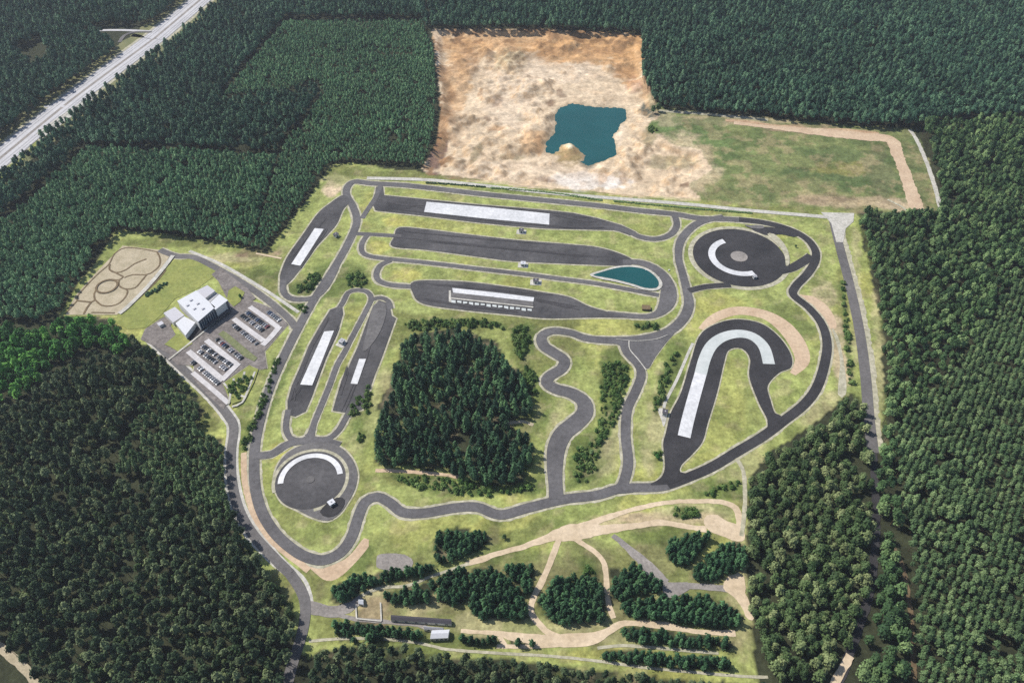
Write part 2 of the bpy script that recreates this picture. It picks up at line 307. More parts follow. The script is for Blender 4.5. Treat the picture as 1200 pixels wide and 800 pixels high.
for b_ in [(630, 48, 130, 12, OCH, .75), (690, 58, 64, 16, OCH, .9), (738, 66, 16, 30, OCH, .9), (700, 60, 26, 3, DOC, .6), (730, 84, 14, 8, DOC, .7), (545, 60, 30, 12, OCH, .6), (548, 72, 12, 18, DOC, .55), (535, 95, 14, 30, OCH, .6), (640, 66, 10, 8, DOC, .6), (654, 70, 8, 4, DOC, .5), (598, 75, 16, 18, (.40, .34, .2), .6), (590, 50, 40, 4, DOC, .35),
    (583, 118, 8, 6, BRO, .9), (571, 140, 3, 4, BRO, .8), (580, 151, 9, 3, DOC, .7), (563, 110, 3, 6, DOC, .6), (610, 141, 6, 3, OLV, .5), (558, 180, 4, 14, OLV, .7, 25), (600, 184, 16, 3, OLV, .6), (645, 121, 4, 3, BRO, .8), (657, 110, 5, 4, BRO, .6), (625, 165, 16, 12, OCH, .6), (632, 170, 5, 10, DOC, .7), (524, 110, 6, 20, DOC, .5),
    (512, 180, 10, 26, (.14, .085, .065), .95, 14), (518, 150, 8, 20, DOC, .8, 6), (528, 130, 6, 24, DOC, .4), (512, 60, 5, 20, PAL, .6), (668, 180, 17, 14, (.25, .19, .09), .97), (665, 170, 5, 4, (.75, .68, .5), .9), (690, 192, 10, 5, (.06, .08, .06), .7), (642, 210, 12, 3, BRO, .75), (632, 209, 6, 2, BRO, .6), (690, 212, 40, 10, (.62, .58, .53), .8), (706, 206, 5, 10, OCH, .5), (730, 208, 4, 9, DOC, .4), (725, 150, 6, 20, PAL, .6),
    (640, 85, 60, 12, PAL, .5), (600, 120, 30, 30, PAL, .5), (620, 200, 80, 10, PAL, .4), (760, 160, 8, 10, OLV, .8), (775, 190, 14, 8, OLV, .7), (800, 190, 16, 8, (.30, .25, .14), .7), (755, 100, 6, 12, DOC, .7), (742, 100, 8, 10, (.36, .2, .13), .5), (748, 185, 6, 2, BRO, .7), (802, 217, 8, 2, BRO, .8), (760, 130, 10, 8, (.05, .065, .055), .9), (765, 118, 6, 10, OLV, .8), (525, 208, 14, 2, (.18, .15, .08), .9)]:
    px, py, rx, ry, c, a = b_[:6]; blob(px, py, rx, ry, c, a, Sp, b_[6] if len(b_) > 6 else 0, nz=.55, ns=9, o=o); o += 1
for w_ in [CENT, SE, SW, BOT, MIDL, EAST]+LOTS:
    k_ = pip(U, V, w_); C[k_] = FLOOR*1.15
for w_ in SHR:
    k_ = pip(U2, V2, w_)*.9*sstep(.2, .5, fbm(XX, YY, 7, 70))
    for i in range(3): C[..., i] = C[..., i]*(1-k_)+SCR[i]*k_
lp = ifield*sstep(.5, .62, fbm(XX, YY, 22, 90))*.6
for i in range(3): C[..., i] = C[..., i]*(1-lp)+(.07, .105, .035)[i]*lp
lp = ifield*sstep(.56, .64, fbm(XX, YY, 13, 94))*.45
for i in range(3): C[..., i] = C[..., i]*(1-lp)+(.30, .235, .135)[i]*lp
lq = isite*sstep(.56, .62, fbm(XX, YY, 17, 101))*.45
for i in range(3): C[..., i] = C[..., i]*(1-lq)+(.13, .165, .045)[i]*lq
lp = isite*sstep(.6, .68, fbm(XX, YY, 11, 97))*.25
for i in range(3): C[..., i] = C[..., i]*(1-lp)+(.34, .27, .17)[i]*lp
gyy, gxx = np.gradient(ZZ, st); sl_ = sstep(.3, .75, np.hypot(gxx, gyy))*ipit
for i in range(3): C[..., i] = C[..., i]*(1-sl_*.6)+(.44, .29, .155)[i]*sl_*.6
wet = ipit*(1-sstep(0, 5, dp))*.55
for i in range(3): C[..., i] = C[..., i]*(1-wet)+(.22, .18, .11)[i]*wet
# ochre and brown lumps along the left and top faces of the pit
lp = ipit*(np.clip((545-U2)/40, 0, 1)+np.clip((78-V2)/40, 0, 1)*.8+.15)*sstep(.5, .55, fbm(XX, YY, 15, 80))
for i in range(3): C[..., i] = C[..., i]*(1-np.clip(lp, 0, .85))+(.21, .12, .06)[i]*np.clip(lp, 0, .85)
lp = ipit*sstep(.56, .7, fbm(XX, YY, 16, 84))*.2
for i in range(3): C[..., i] = C[..., i]*(1-lp)+(.44, .31, .18)[i]*lp
# region split: one seamless sheet, one object for each kind of ground
cx = XX[:-1, :-1]+st/2; cy = YY[:-1, :-1]+st/2
cu, cv = P(cx, cy, 0*cx)
reg = np.zeros(cx.shape, int); reg[pip(cu, cv, SITE)] = 1; reg[pip(cu, cv, FIELD)] = 2; reg[pip(cu, cv, PIT)] = 3
idx = np.arange(nx*ny).reshape(ny, nx)
quads = np.stack([idx[:-1, :-1], idx[:-1, 1:], idx[1:, 1:], idx[1:, :-1]], -1)
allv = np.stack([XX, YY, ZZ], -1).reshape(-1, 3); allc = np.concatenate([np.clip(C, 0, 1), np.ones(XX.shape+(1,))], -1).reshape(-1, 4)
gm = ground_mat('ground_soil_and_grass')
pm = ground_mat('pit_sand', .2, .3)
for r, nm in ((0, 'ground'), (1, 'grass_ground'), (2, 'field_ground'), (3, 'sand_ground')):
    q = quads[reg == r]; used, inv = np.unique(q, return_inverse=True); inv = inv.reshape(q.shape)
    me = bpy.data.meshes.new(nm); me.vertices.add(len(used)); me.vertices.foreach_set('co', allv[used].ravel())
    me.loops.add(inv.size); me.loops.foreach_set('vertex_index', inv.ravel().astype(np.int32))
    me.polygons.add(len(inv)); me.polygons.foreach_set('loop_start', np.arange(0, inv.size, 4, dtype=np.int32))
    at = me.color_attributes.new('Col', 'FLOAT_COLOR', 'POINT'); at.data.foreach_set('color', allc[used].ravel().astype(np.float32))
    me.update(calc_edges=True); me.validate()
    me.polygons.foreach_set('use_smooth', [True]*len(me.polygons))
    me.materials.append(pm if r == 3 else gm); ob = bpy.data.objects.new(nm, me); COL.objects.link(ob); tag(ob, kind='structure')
B = 7000
fm = surf('far_ground', (.028, .034, .018), (.045, .05, .025), .02)
meshobj('terrain', [(-B, -B, 0), (B, -B, 0), (B, Y0, 0), (-B, Y0, 0), (-B, Y1, 0), (B, Y1, 0), (B, B, 0), (-B, B, 0), (X0, Y0, 0), (X0, Y1, 0), (X1, Y0, 0), (X1, Y1, 0)],
        [(0, 1, 2, 10, 8, 3), (4, 9, 11, 5, 6, 7), (3, 8, 9, 4), (10, 2, 5, 11)], fm)['kind'] = 'structure'
# ------------------------------------------------------------------ sheets
zc = {'v': .02, 'a': .30, 't': .54, 'w': .68, 'm': .88}
def nextz(l): zc[l] += .0015 if l == 't' else .003; return zc[l]
def smooth_line(pts, closed=False, step=3.0):
    n = len(pts); out = []
    for i in range(n if closed else n-1):
        g = lambda k: pts[k % n] if closed else pts[min(max(k, 0), n-1)]
        p0, p1, p2, p3 = g(i-1), g(i), g(i+1), g(i+2)
        m_ = max(2, int(math.dist(p1[:2], p2[:2])/step))
        for j in range(m_):
            t = j/m_; t2 = t*t; t3 = t2*t
            out.append(tuple(.5*((2*p1[q])+(-p0[q]+p2[q])*t+(2*p0[q]-5*p1[q]+4*p2[q]-p3[q])*t2+(-p0[q]+3*p1[q]-3*p2[q]+p3[q])*t3) for q in range(len(p1))))
    if not closed: out.append(tuple(pts[-1]))
    return out
def ribbon(name, px, w, lvl, mat, closed=False, jit=0, world=False, z=None):
    """px: [(x,y[,width in m])]; strip following a smooth centre line"""
    pts = []
    for p in px:
        q = (p[0], p[1]) if world else tuple(G(p[0], p[1])[:2])
        pts.append((q[0], q[1], p[2] if len(p) > 2 else w))
    L = smooth_line(pts, closed); n = len(L); v = []; z = z or nextz(lvl)
    for i in range(n):
        a = L[(i-1) % n] if closed else L[max(i-1, 0)]; b_ = L[(i+1) % n] if closed else L[min(i+1, n-1)]
        dx, dy = b_[0]-a[0], b_[1]-a[1]; l = math.hypot(dx, dy) or 1; nx_, ny_ = -dy/l, dx/l
        h1 = L[i][2]/2+random.uniform(-jit, jit); h2 = L[i][2]/2+random.uniform(-jit, jit)
        v += [(L[i][0]+nx_*h1, L[i][1]+ny_*h1, z), (L[i][0]-nx_*h2, L[i][1]-ny_*h2, z)]
    f = [(2*i+1, 2*((i+1) % n)+1, 2*((i+1) % n), 2*i) for i in range(n if closed else n-1)]
    return tag(meshobj(name, v, f, mat), kind='structure')
def sheet(name, px, lvl, mat, smooth=True, step=3.0, jit=0, z=None):
    pts = [tuple(G(*p)[:2]) for p in px]
    if smooth: pts = smooth_line(pts, True, step)
    z = z or nextz(lvl)
    if jit: pts = [(p[0]+random.uniform(-jit, jit), p[1]+random.uniform(-jit, jit)) for p in pts]
    from mathutils.geometry import tessellate_polygon
    v = [Vector((p[0], p[1], z)) for p in pts]; t = tessellate_polygon([v])
    fs = []
    for a, b_, c in t:
        s = (v[b_].x-v[a].x)*(v[c].y-v[a].y)-(v[b_].y-v[a].y)*(v[c].x-v[a].x)
        if abs(s) > 1e-6: fs.append((a, b_, c) if s > 0 else (a, c, b_))
    return tag(meshobj(name, v, fs, mat), kind='structure')
def grow(px, d):
    pts = [tuple(G(*p)[:2]) for p in px]; n = len(pts)
    A = sum(pts[i][0]*pts[(i+1) % n][1]-pts[(i+1) % n][0]*pts[i][1] for i in range(n)); s = 1 if A > 0 else -1
    out = []
    for i in range(n):
        a, b_ = pts[i-1], pts[(i+1) % n]; dx, dy = b_[0]-a[0], b_[1]-a[1]; l = math.hypot(dx, dy) or 1
        out.append(P(pts[i][0]+s*dy/l*d, pts[i][1]-s*dx/l*d, 0))
    return out
def track(px, w, mat='asphalt', closed=False, verge=1.9, name='track'):
    if verge: ribbon('verge', [(p[0], p[1], (p[2] if len(p) > 2 else w)+2*verge) for p in px], w, 'v', M['verge'], closed, .45)
    return ribbon(name, px, w, 'a', M[mat], closed)
def pad(px, mat='pad_asphalt', verge=1.7, smooth=True, name='pavement'):
    if verge: sheet('verge', grow(px, verge), 'v', M['verge'], smooth)
    return sheet(name, px, 'a', M[mat], smooth)
# pink gravel traps, sand and service strips first
sheet('gravel_trap', [(352, 655), (366, 668), (383, 680), (402, 673), (432, 640), (427, 630), (412, 648), (398, 658), (375, 665)], 'v', M['pink'])
ribbon('gravel_trap', [(822, 386, 6), (834, 375, 9), (850, 367, 10), (870, 364, 11), (897, 369, 12), (918, 382, 15), (934, 402, 15), (940, 422, 12), (929, 438, 5)], 10, 'v', M['pink'])
sheet('gravel_trap', [(922, 337), (938, 345), (952, 347), (968, 357), (978, 372), (980, 384), (972, 384), (958, 366), (942, 352), (930, 348)], 'v', M['pink'])
sheet('gravel_strip', [(975, 385), (984, 400), (991, 440), (991, 462), (982, 462), (984, 420)], 'v', M['verge'])
# main loop
MAIN = [(435, 215), (470, 217), (500, 220), (560, 227), (610, 232), (660, 237), (700, 241), (750, 247), (790, 251), (820, 256), (855, 257), (895, 261), (925, 269), (945, 280), (955, 293), (955, 306), (946, 321), (932, 336), (930, 346), (948, 361), (963, 380), (969, 402), (966, 427), (957, 454), (942, 474), (918, 493), (894, 511), (864, 529), (834, 547), (804, 560), (774, 570), (729, 572), (699, 580), (660, 585), (618, 595), (586, 603), (559, 594), (532, 595), (496, 601), (472, 600), (457, 589), (442, 582), (428, 588), (420, 605), (412, 629), (399, 647), (379, 656), (358, 652), (340, 641), (322, 624), (307, 600), (299, 570), (298, 534), (302, 504), (314, 461), (329, 425), (347, 389), (365, 356), (380, 332), (397, 305), (410, 281), (418, 260), (414, 243), (406, 228), (408, 218), (416, 213)]
track(MAIN, 7.6, closed=True)
# service roads
SR = [(135, 362), (162, 384), (186, 405), (212, 430), (246, 462), (268, 488), (274, 502), (271, 530), (272, 564), (280, 597), (295, 624), (319, 651), (340, 672), (353, 692), (358, 712), (354, 742), (342, 780), (330, 830)]
SR = [(172, 392)]+SR[3:]
ribbon('verge', [(p[0], p[1], 10.6) for p in SR[:9]]+[(*SR[9], 9), (*SR[10], 6.5)], 10, 'v', M['kerb'], jit=.2)
ribbon('road', SR[:11], 6.8, 'a', M['road']); ribbon('road', SR[10:], 6.8, 'a', M['road'])
ribbon('path', [(278, 505), (277, 540), (283, 580), (294, 608), (312, 634), (334, 658), (356, 678), (364, 698), (366, 712)], 2.4, 'v', M['kerb'])
track([(187, 293), (206, 300), (228, 302), (255, 315), (285, 332), (315, 353), (339, 374), (346, 384)], 6.5, 'road', verge=1.6, name='road')
ribbon('path', [(222, 294), (258, 309), (290, 327), (322, 347), (350, 366)], 3.2, 'v', M['kerb'])
ribbon('road', [(430, 209), (500, 211), (560, 217), (640, 226), (700, 231), (800, 239), (880, 247), (975, 255)], 5.5, 'a', M['kerb'])
RS = [(975, 254), (984, 290), (996, 336), (1007, 388), (1014, 440), (1018, 490), (1023, 530), (1026, 580), (1026, 630), (1020, 690), (1006, 735), (990, 780), (970, 830)]
ribbon('verge', [(p[0]+5, p[1]) for p in RS[:7]], 10, 'v', M['verge'], jit=.9)
ribbon('road', RS[:7], 8.5, 'a', M['road']); ribbon('road', RS[6:], 5.5, 'a', M['dark_asphalt'], jit=.3)  # lower stretch darker: the trees' shade is put into its asphalt colour
ribbon('sand_track', [(996, 768), (986, 786), (974, 806)], 5, 'w', M['sand'], jit=.4)
ribbon('path', [(1046, 640), (1058, 664), (1067, 720), (1072, 800)], 3, 'a', M['soil'], jit=.4)
sheet('forecourt', [(962, 249), (1001, 250), (1000, 260), (991, 268), (988, 284), (980, 284), (974, 262)], 'a', M['kerb'], False)
ribbon('track', [(866, 257.4), (895, 261), (925, 269), (945, 280), (955, 293), (955, 306), (946, 321), (932, 336), (930, 346), (948, 361), (963, 380), (969, 402), (966, 427), (957, 454), (942, 474), (918, 493), (894, 511), (864, 529), (834, 547), (804, 560), (782, 568)], 7.7, 'a', M['dark_asphalt'])
# big strip A with its return loop
pad([(441, 219), (449, 219), (450, 229), (500, 234), (560, 240), (610, 244), (645, 247), (672, 250), (700, 256), (728, 264), (745, 272), (738, 276), (722, 270), (680, 269), (640, 268), (600, 265), (560, 261), (496, 253), (450, 248), (440, 247), (437, 240)], smooth=False)
track([(720, 268), (736, 271), (748, 277), (762, 280), (776, 279), (788, 273), (793, 263), (790, 251)], 6.5)
track([(446, 217), (440, 232), (432, 244), (424, 256)], 5, verge=.6)
# strip B, return curve, thin lower lane
pad([(468, 267), (500, 269), (540, 274), (600, 281), (660, 286), (700, 290), (728, 298), (742, 306), (735, 312), (710, 311), (660, 309), (600, 306), (560, 301), (500, 293), (460, 289), (462, 278)])
track([(418, 274), (440, 275), (470, 277)], 5, verge=.8)
track([(730, 307, 7), (750, 308, 8), (766, 314, 9), (778, 324, 10), (783, 336, 13), (783, 348, 15), (780, 358, 13), (772, 367, 8), (758, 371, 6), (736, 370, 6), (712, 368, 7)], 9)
track([(430, 276), (424, 286), (425, 296), (436, 301), (460, 304), (500, 308), (560, 315), (620, 322), (650, 326), (690, 331), (720, 336), (772, 346)], 5)
track([(458, 305), (446, 311), (441, 321), (444, 329), (458, 334), (486, 336)], 5.5)
# strip C
pad([(486, 330), (540, 330), (600, 337), (632, 342), (666, 348), (690, 359), (714, 366), (735, 372), (700, 372), (640, 373), (600, 369), (540, 363), (496, 356), (484, 344)])
# west strip and its loop
pad([(402, 229), (410, 236), (402, 246), (395, 262), (385, 274), (372, 288), (360, 304), (350, 318), (340, 330), (331, 336), (328, 326), (331, 314), (338, 299), (355, 275), (372, 251), (386, 239)])
track([(332, 328), (332, 341), (339, 349), (352, 351), (367, 349), (379, 340), (389, 324), (396, 308)], 6)
# the pair of lanes west
pad([(387, 363), (401, 358), (402, 368), (395, 392), (382, 420), (373, 444), (365, 466), (358, 482), (346, 488), (337, 486), (337, 470), (342, 452), (351, 432), (362, 405), (375, 382)], smooth=False)
pad([(436, 362), (444, 352), (456, 356), (459, 370), (464, 373), (456, 395), (447, 420), (440, 437), (432, 460), (424, 480), (408, 484), (390, 481), (393, 470), (400, 446), (407, 434), (412, 422), (420, 405), (429, 380)], smooth=False)
sheet('grass_strip', [(438, 358), (450, 356), (453, 366), (446, 388), (434, 406), (425, 412), (430, 388)], 'w', M['worn_asphalt'])
track([(394, 366), (402, 354), (408, 343), (418, 340), (430, 342), (435, 350), (430, 362), (420, 381), (411, 398), (404, 412), (395, 428), (386, 452), (377, 474), (368, 496), (365, 512)], 4.6, verge=1.2)
track([(432, 352), (446, 349), (455, 353), (458, 362)], 4.5)
track([(338, 480), (335, 500), (340, 513), (351, 516), (361, 512), (366, 502)], 4.6)
track([(411, 478), (404, 492), (396, 505), (384, 514), (368, 514), (360, 508)], 4.6)
ribbon('gravel_strip', [(286, 530), (286, 556), (290, 580), (298, 603), (311, 624), (329, 643), (347, 657), (362, 668)], 4.2, 'v', M['pink'], jit=.3)
# south-west circle
track([(299, 534), (318, 532), (336, 521), (352, 517), (380, 517), (398, 522)], 6.5, verge=1)
def ring(cx, cy, r0, r1, a0, a1, lvl, mat, name, seg=2.5):
    c = G(cx, cy); n = max(8, int(abs(a1-a0)/seg)); z = nextz(lvl); v = []
    for i in range(n+1):
        a = R(a0+(a1-a0)*i/n); v += [(c.x+r0*math.cos(a), c.y+r0*math.sin(a), z), (c.x+r1*math.cos(a), c.y+r1*math.sin(a), z)]
    f = [(2*i, 2*i+1, 2*i+3, 2*i+2) for i in range(n)]
    return tag(meshobj(name, v, f, M[mat]), kind='structure')
def disc(cx, cy, r, lvl, mat, name):
    c = G(cx, cy); z = nextz(lvl); n = 96
    return tag(meshobj(name, [(c.x+r*math.cos(2*math.pi*i/n), c.y+r*math.sin(2*math.pi*i/n), z) for i in range(n)], [tuple(range(n))], M[mat]), kind='structure')
pad([(322, 570), (323, 552), (330, 538), (342, 527), (360, 520), (385, 519), (402, 526), (414, 540), (419, 556), (416, 573), (408, 588), (398, 602), (384, 610), (366, 606), (348, 597), (331, 588)], 'worn_asphalt', 1.4)
ring(364, 562, 24.5, 27.6, -75, 205, 'a', 'verge', 'verge')
disc(364, 562, 25.2, 'a', 'pad_asphalt', 'skid_circle')
ring(364, 562, 19.2, 23.2, 13, 190, 'w', 'white', 'wet_skid_arc')
disc(364, 562, 3, 'w', 'worn_asphalt', 'circle_centre')
sheet('pavement', [(375, 600), (388, 586), (401, 583), (404, 590), (396, 602), (384, 606)], 'w', M['dark_asphalt'])
# north-east circle
track([(848, 254, 6), (822, 260, 8), (807, 270, 8), (797, 284, 8), (795, 302, 7), (800, 322, 7.4), (805, 342, 8), (807, 358, 9), (800, 374, 9), (784, 388, 9), (760, 396, 9), (728, 399, 8.5), (690, 397, 7.6), (668, 390, 7.6), (647, 388, 8), (635, 394, 8.5), (637, 405, 10), (650, 414, 10), (661, 422, 9.5), (658, 432, 9.5), (644, 441, 10), (641, 449, 10), (652, 456, 10.5), (670, 461, 11), (684, 471, 12), (685, 484, 13), (674, 496, 14), (660, 508, 14), (652, 525, 13.5), (650, 548, 11.5), (651, 570, 10), (652, 585, 11)], 8)
ring(866, 301, 43, 48, 20, 330, 'v', 'verge', 'verge')
disc(866, 301, 43.5, 'a', 'dark_asphalt', 'skid_circle')
pad([(880, 268), (897, 266), (918, 269), (935, 275), (930, 278), (916, 275), (900, 276), (892, 274)], 'dark_asphalt', 0)
track([(912, 318), (928, 314), (942, 306), (951, 300)], 9.5, 'dark_asphalt', verge=.5)
track([(807, 341), (822, 337), (838, 335), (856, 334)], 6.5, 'dark_asphalt', verge=1)
sheet('verge', [(899, 275), (907, 275), (918, 285), (924, 297), (925, 309), (921, 312), (919, 300), (912, 288)], 'w', M['verge'])
ring(866, 301, 22.5, 29, 112, 290, 'w', 'white', 'wet_skid_arc')
disc(866, 301, 8, 'w', 'grey_gravel', 'circle_centre')
sheet('verge', [(872, 264), (880, 264.5), (894, 265), (894, 268.5), (880, 268)], 'w', M['worn_asphalt'])
# centre link and paved triangle
track([(730, 400), (735, 414), (748, 428), (751, 441), (744, 460), (735, 480), (733, 510), (736, 540), (733, 558), (728, 572)], 7.4)
pad([(712, 398), (740, 398), (768, 395), (790, 389), (780, 402), (768, 418), (759, 432), (750, 428), (738, 414), (728, 406)], 'asphalt', .8)
sheet('pavement', [(716, 577), (729, 562), (738, 570), (752, 573), (740, 577)], 'a', M['asphalt'])
ribbon('lane_marking', [(737, 400), (738, 410), (748, 422), (757, 434)], .9, 'm', M['kerb'])
ribbon('lane_marking', [(722, 398), (745, 400), (768, 398), (782, 393)], .5, 'm', M['kerb'])
# the great curve
CURVE = [(780, 508), (786, 484), (798, 460), (810, 421), (819, 395), (834, 382), (861, 374.5), (891, 379), (912, 394), (926, 414), (927, 430), (914, 436), (903, 446), (899, 455), (903, 470), (908, 484), (918, 490), (900, 506), (899, 492), (889, 472), (878, 442), (879, 422), (873, 411), (864, 407.5), (853, 411), (848, 426), (840, 460), (829, 496), (823, 517), (811, 532), (798, 545), (797, 553), (806, 556), (790, 566), (762, 568), (774, 560), (779, 547), (777, 520)]
pad(CURVE, 'dark_asphalt', 1.3, name='curve_track')
ribbon('wet_skid_curve', [(801.5, 512), (806, 492), (813, 466), (821, 438)], 9.6, 'w', M['white'])
ribbon('wet_skid_curve', [(821, 438), (826, 420), (834, 405), (847, 395.5), (865, 391.5), (882, 395), (895, 407), (901, 427)], 9.8, 'w', M['white_worn'])
ribbon('path', [(778, 478), (780, 470), (793, 445), (806, 415), (812, 402)], 2.4, 'v', M['kerb'])
sheet('forecourt', [(771, 480), (776, 478), (782, 484), (778, 500), (775, 492)], 'v', M['kerb'])
# white wet surfaces on the strips
def quadsheet(px, mat='white', name='wet_skid_strip'): return sheet(name, px, 'w', M[mat], False)
quadsheet([(500, 237), (572, 243.5), (644, 251), (643.5, 264), (570, 257), (497, 249)])
quadsheet([(369, 268), (379.5, 269), (352, 312), (341.5, 310)])
quadsheet([(380, 389), (391.5, 388), (366, 452), (352, 451)])
quadsheet([(421, 421), (429, 421), (419, 450.5), (411, 450)])
quadsheet([(530, 338), (578, 343), (626, 349), (625, 354), (578, 348.5), (531, 343.5)])
quadsheet([(529, 343.6), (578, 348.6), (625, 354.1), (625, 359), (578, 355), (529, 350)], 'worn_asphalt', 'pavement')
for i in range(14):
    t0 = i/14; t1 = (i+.72)/14; x0 = 529+96*t0; x1 = 529+96*t1
    y0 = 352+11*t0; y1 = 352+11*t1
    quadsheet([(x0, y0), (x1, y1), (x1, y1+3.2-(i % 3)*.7), (x0, y0+3.0-(i % 2)*.8)], 'white_worn', 'water_jet_plate')
quadsheet([(529, 349.2), (625, 359.8), (625, 361.2), (529, 350.7)], 'kerb', 'lane_marking')
quadsheet([(526, 341), (528.5, 341), (529, 355), (526, 354)], 'kerb', 'lane_marking')
# dark tyre marks on the strips
for pts, w in (([(455, 238), (496, 243)], 3.5), ([(470, 246), (560, 257), (640, 266), (700, 267)], 1.6), ([(500, 236), (640, 248.5), (690, 256)], 1.4), ([(646, 252), (700, 262)], 2.5), ([(470, 280), (600, 292), (700, 302)], 2.5), ([(480, 272), (560, 280), (640, 287)], 1.2), ([(490, 350), (528, 356), (600, 366)], 2), ([(500, 333), (560, 337), (640, 346)], 2.2), ([(630, 352), (680, 362)], 3),
               ([(384, 375), (366, 405), (349, 448)], 2.2), ([(395, 385), (382, 415), (371, 446)], 2.2), ([(345, 470), (349, 455)], 4), ([(436, 396), (426, 425), (404, 478)], 2.5), ([(408, 430), (398, 462)], 2.4), ([(380, 258), (364, 276), (340, 308)], 2), ([(382, 270), (366, 292), (350, 316)], 2)):
    for q in range(5):
        o1 = random.uniform(-w, w); o2 = random.uniform(-w, w); P_ = []
        t0 = random.uniform(-.15, .2); t1 = random.uniform(.8, 1.15); base = [tuple(G(*p)[:2]) for p in pts]
        a_, b_ = base[0], base[-1]; dx, dy = b_[0]-a_[0], b_[1]-a_[1]; l = math.hypot(dx, dy)
        for f in (0, .15, .5, .85, 1):
            t = t0+(t1-t0)*f; t = max(-.05, min(1.05, t)); i_ = t*(len(base)-1); k0 = max(0, min(len(base)-2, int(i_))); ff = i_-k0
            o_ = (o1*(1-f)+o2*f)*.8
            P_.append((base[k0][0]*(1-ff)+base[k0+1][0]*ff-dy/l*o_, base[k0][1]*(1-ff)+base[k0+1][1]*ff+dx/l*o_, .08 if f in (0, 1) else random.uniform(.5, 1.3)))
        ribbon('tyre_marks', P_, .8, 't', M['rubber'], world=True)
# ---- ponds
sheet('pond_bank', grow([(693, 323), (708, 318), (724, 314), (740, 313), (756, 316), (768, 324), (774, 333), (770, 339), (756, 339), (740, 334), (720, 329), (704, 326)], 1.8), 'w', M['kerb'])
sheet('pond_water', [(695, 323), (708, 318.5), (724, 314.5), (740, 313.5), (756, 316.5), (767, 324), (772, 332), (769, 338), (756, 338), (740, 333), (720, 328), (704, 325)], 'm', M['water'])
v = [(p[0], p[1], WZ) for p in smooth_line(pw, True, 3)]
c = Vector((sum(p[0] for p in pw)/len(pw), sum(p[1] for p in pw)/len(pw)))
cpx = [(646, 118), (670, 114), (700, 118), (738, 121), (740, 142), (732, 155), (728, 180), (715, 196), (692, 200), (660, 196), (634, 184), (634, 162), (644, 150)]
from mathutils.geometry import tessellate_polygon
lk = [G(p[0], p[1], WZ) for p in cpx]
tag(meshobj('lake_water', lk, tessellate_polygon([lk]), M['water']), kind='structure')
# ---- motorway
mw = [tuple(G(*p)[:2]) for p in MOTOR]
def offset(line, d):
    out = []
    for i in range(len(line)):
        a = line[max(i-1, 0)]; b_ = line[min(i+1, len(line)-1)]; dx, dy = b_[0]-a[0], b_[1]-a[1]; l = math.hypot(dx, dy)
        out.append((line[i][0]-dy/l*d, line[i][1]+dx/l*d))
    return out
ribbon('verge', mw, 74, 'v', surf('roadside_grass', (.10, .115, .045), (.2, .19, .09), .06), world=True, jit=2); ribbon('verge', mw, 43, 'v', M['verge'], world=True, jit=.5)
ribbon('motorway', offset(mw, 9.2), 15, 'a', M['motorway'], world=True); ribbon('motorway', offset(mw, -9.2), 15, 'a', M['motorway'], world=True)
ribbon('median', mw, 4, 'a', M['grey_gravel'], world=True)
for d in (-16, -12, -8, 8, 12, 16): ribbon('lane_marking', offset(mw, d), .3, 'm', M['dark_asphalt'], world=True)
track([(104, 38), (120, 36), (150, 36), (186, 38)], 6, 'motorway', verge=0, name='road')
track([(140, 50), (146, 42), (158, 38), (178, 38)], 5, 'worn_asphalt', verge=0, name='road')
track([(52, 125), (64, 125), (76, 125)], 4, 'motorway', verge=0, name='road')
sheet('parking_area', [(46, 158), (48, 152), (108, 112), (110, 116), (56, 158)], 'a', M['kerb'])
sheet('verge', [(0, 196), (16, 182), (38, 164), (44, 168), (28, 186), (10, 206), (-20, 232), (-30, 222)], 'v', M['lawn'])
sheet('forecourt', [(-20, 214), (0, 200), (26, 184), (36, 172), (40, 163), (30, 168), (0, 188)], 'v', M['verge'])
# ---- southern sand tracks
def sandr(px, w, mat='sand'): return ribbon('sand_track', px, w, 'v', M[mat], jit=w*.07)
sandr([(546, 661, 3), (565, 655, 5), (582, 649, 3.5), (614, 640, 4), (646, 629, 6), (670, 623, 12), (700, 621, 8), (750, 615, 4.5), (775, 612, 4.5), (800, 616, 4), (828, 620, 5)], 5)
sandr([(650, 628, 5), (700, 610, 5), (730, 600, 3.5), (762, 592, 3.5), (787, 588, 3.5), (812, 587, 3.5), (845, 588, 4), (862, 595, 5), (867, 612, 5), (867, 630, 6)], 4)
sheet('sand_area', [(824, 608), (836, 602), (852, 610), (868, 616), (873, 632), (864, 634), (850, 629), (832, 622)], 'v', M['sand'], jit=.6)
sheet('sand_area', [(640, 628), (655, 618), (690, 612), (705, 616), (700, 626), (680, 632), (660, 634)], 'v', M['sand'], jit=.6)
sandr([(862, 536), (871, 552), (873, 580), (872, 604), (869, 628)], 3, 'verge')
sandr([(655, 632), (646, 655), (636, 679), (627, 696), (622, 712), (626, 724), (644, 742), (662, 748)], 4)
sandr([(672, 630), (695, 645), (706, 656), (710, 672), (711, 691), (714, 710), (719, 724)], 3.6)
sandr([(540, 739, 2.5), (582, 742, 3), (604, 746, 6), (646, 750, 7), (667, 750, 9), (693, 748, 8), (710, 741, 5), (727, 731, 4), (745, 730, 3.5), (775, 732, 5), (812, 739, 3), (862, 742, 4)], 4)
sandr([(582, 757), (629, 757), (659, 755)], 2.6); sandr([(585, 745), (592, 756)], 3)
sandr([(700, 759), (725, 756), (750, 757), (807, 762), (842, 765)], 2, 'verge')
sandr([(520, 760), (568, 764), (640, 768), (700, 774), (760, 782), (855, 791), (900, 793)], 1.8, 'verge')
sandr([(362, 751), (400, 748), (445, 748), (490, 753), (520, 760)], 1.8, 'verge')
sandr([(582, 668), (596, 682), (610, 694)], 1.6, 'soil')
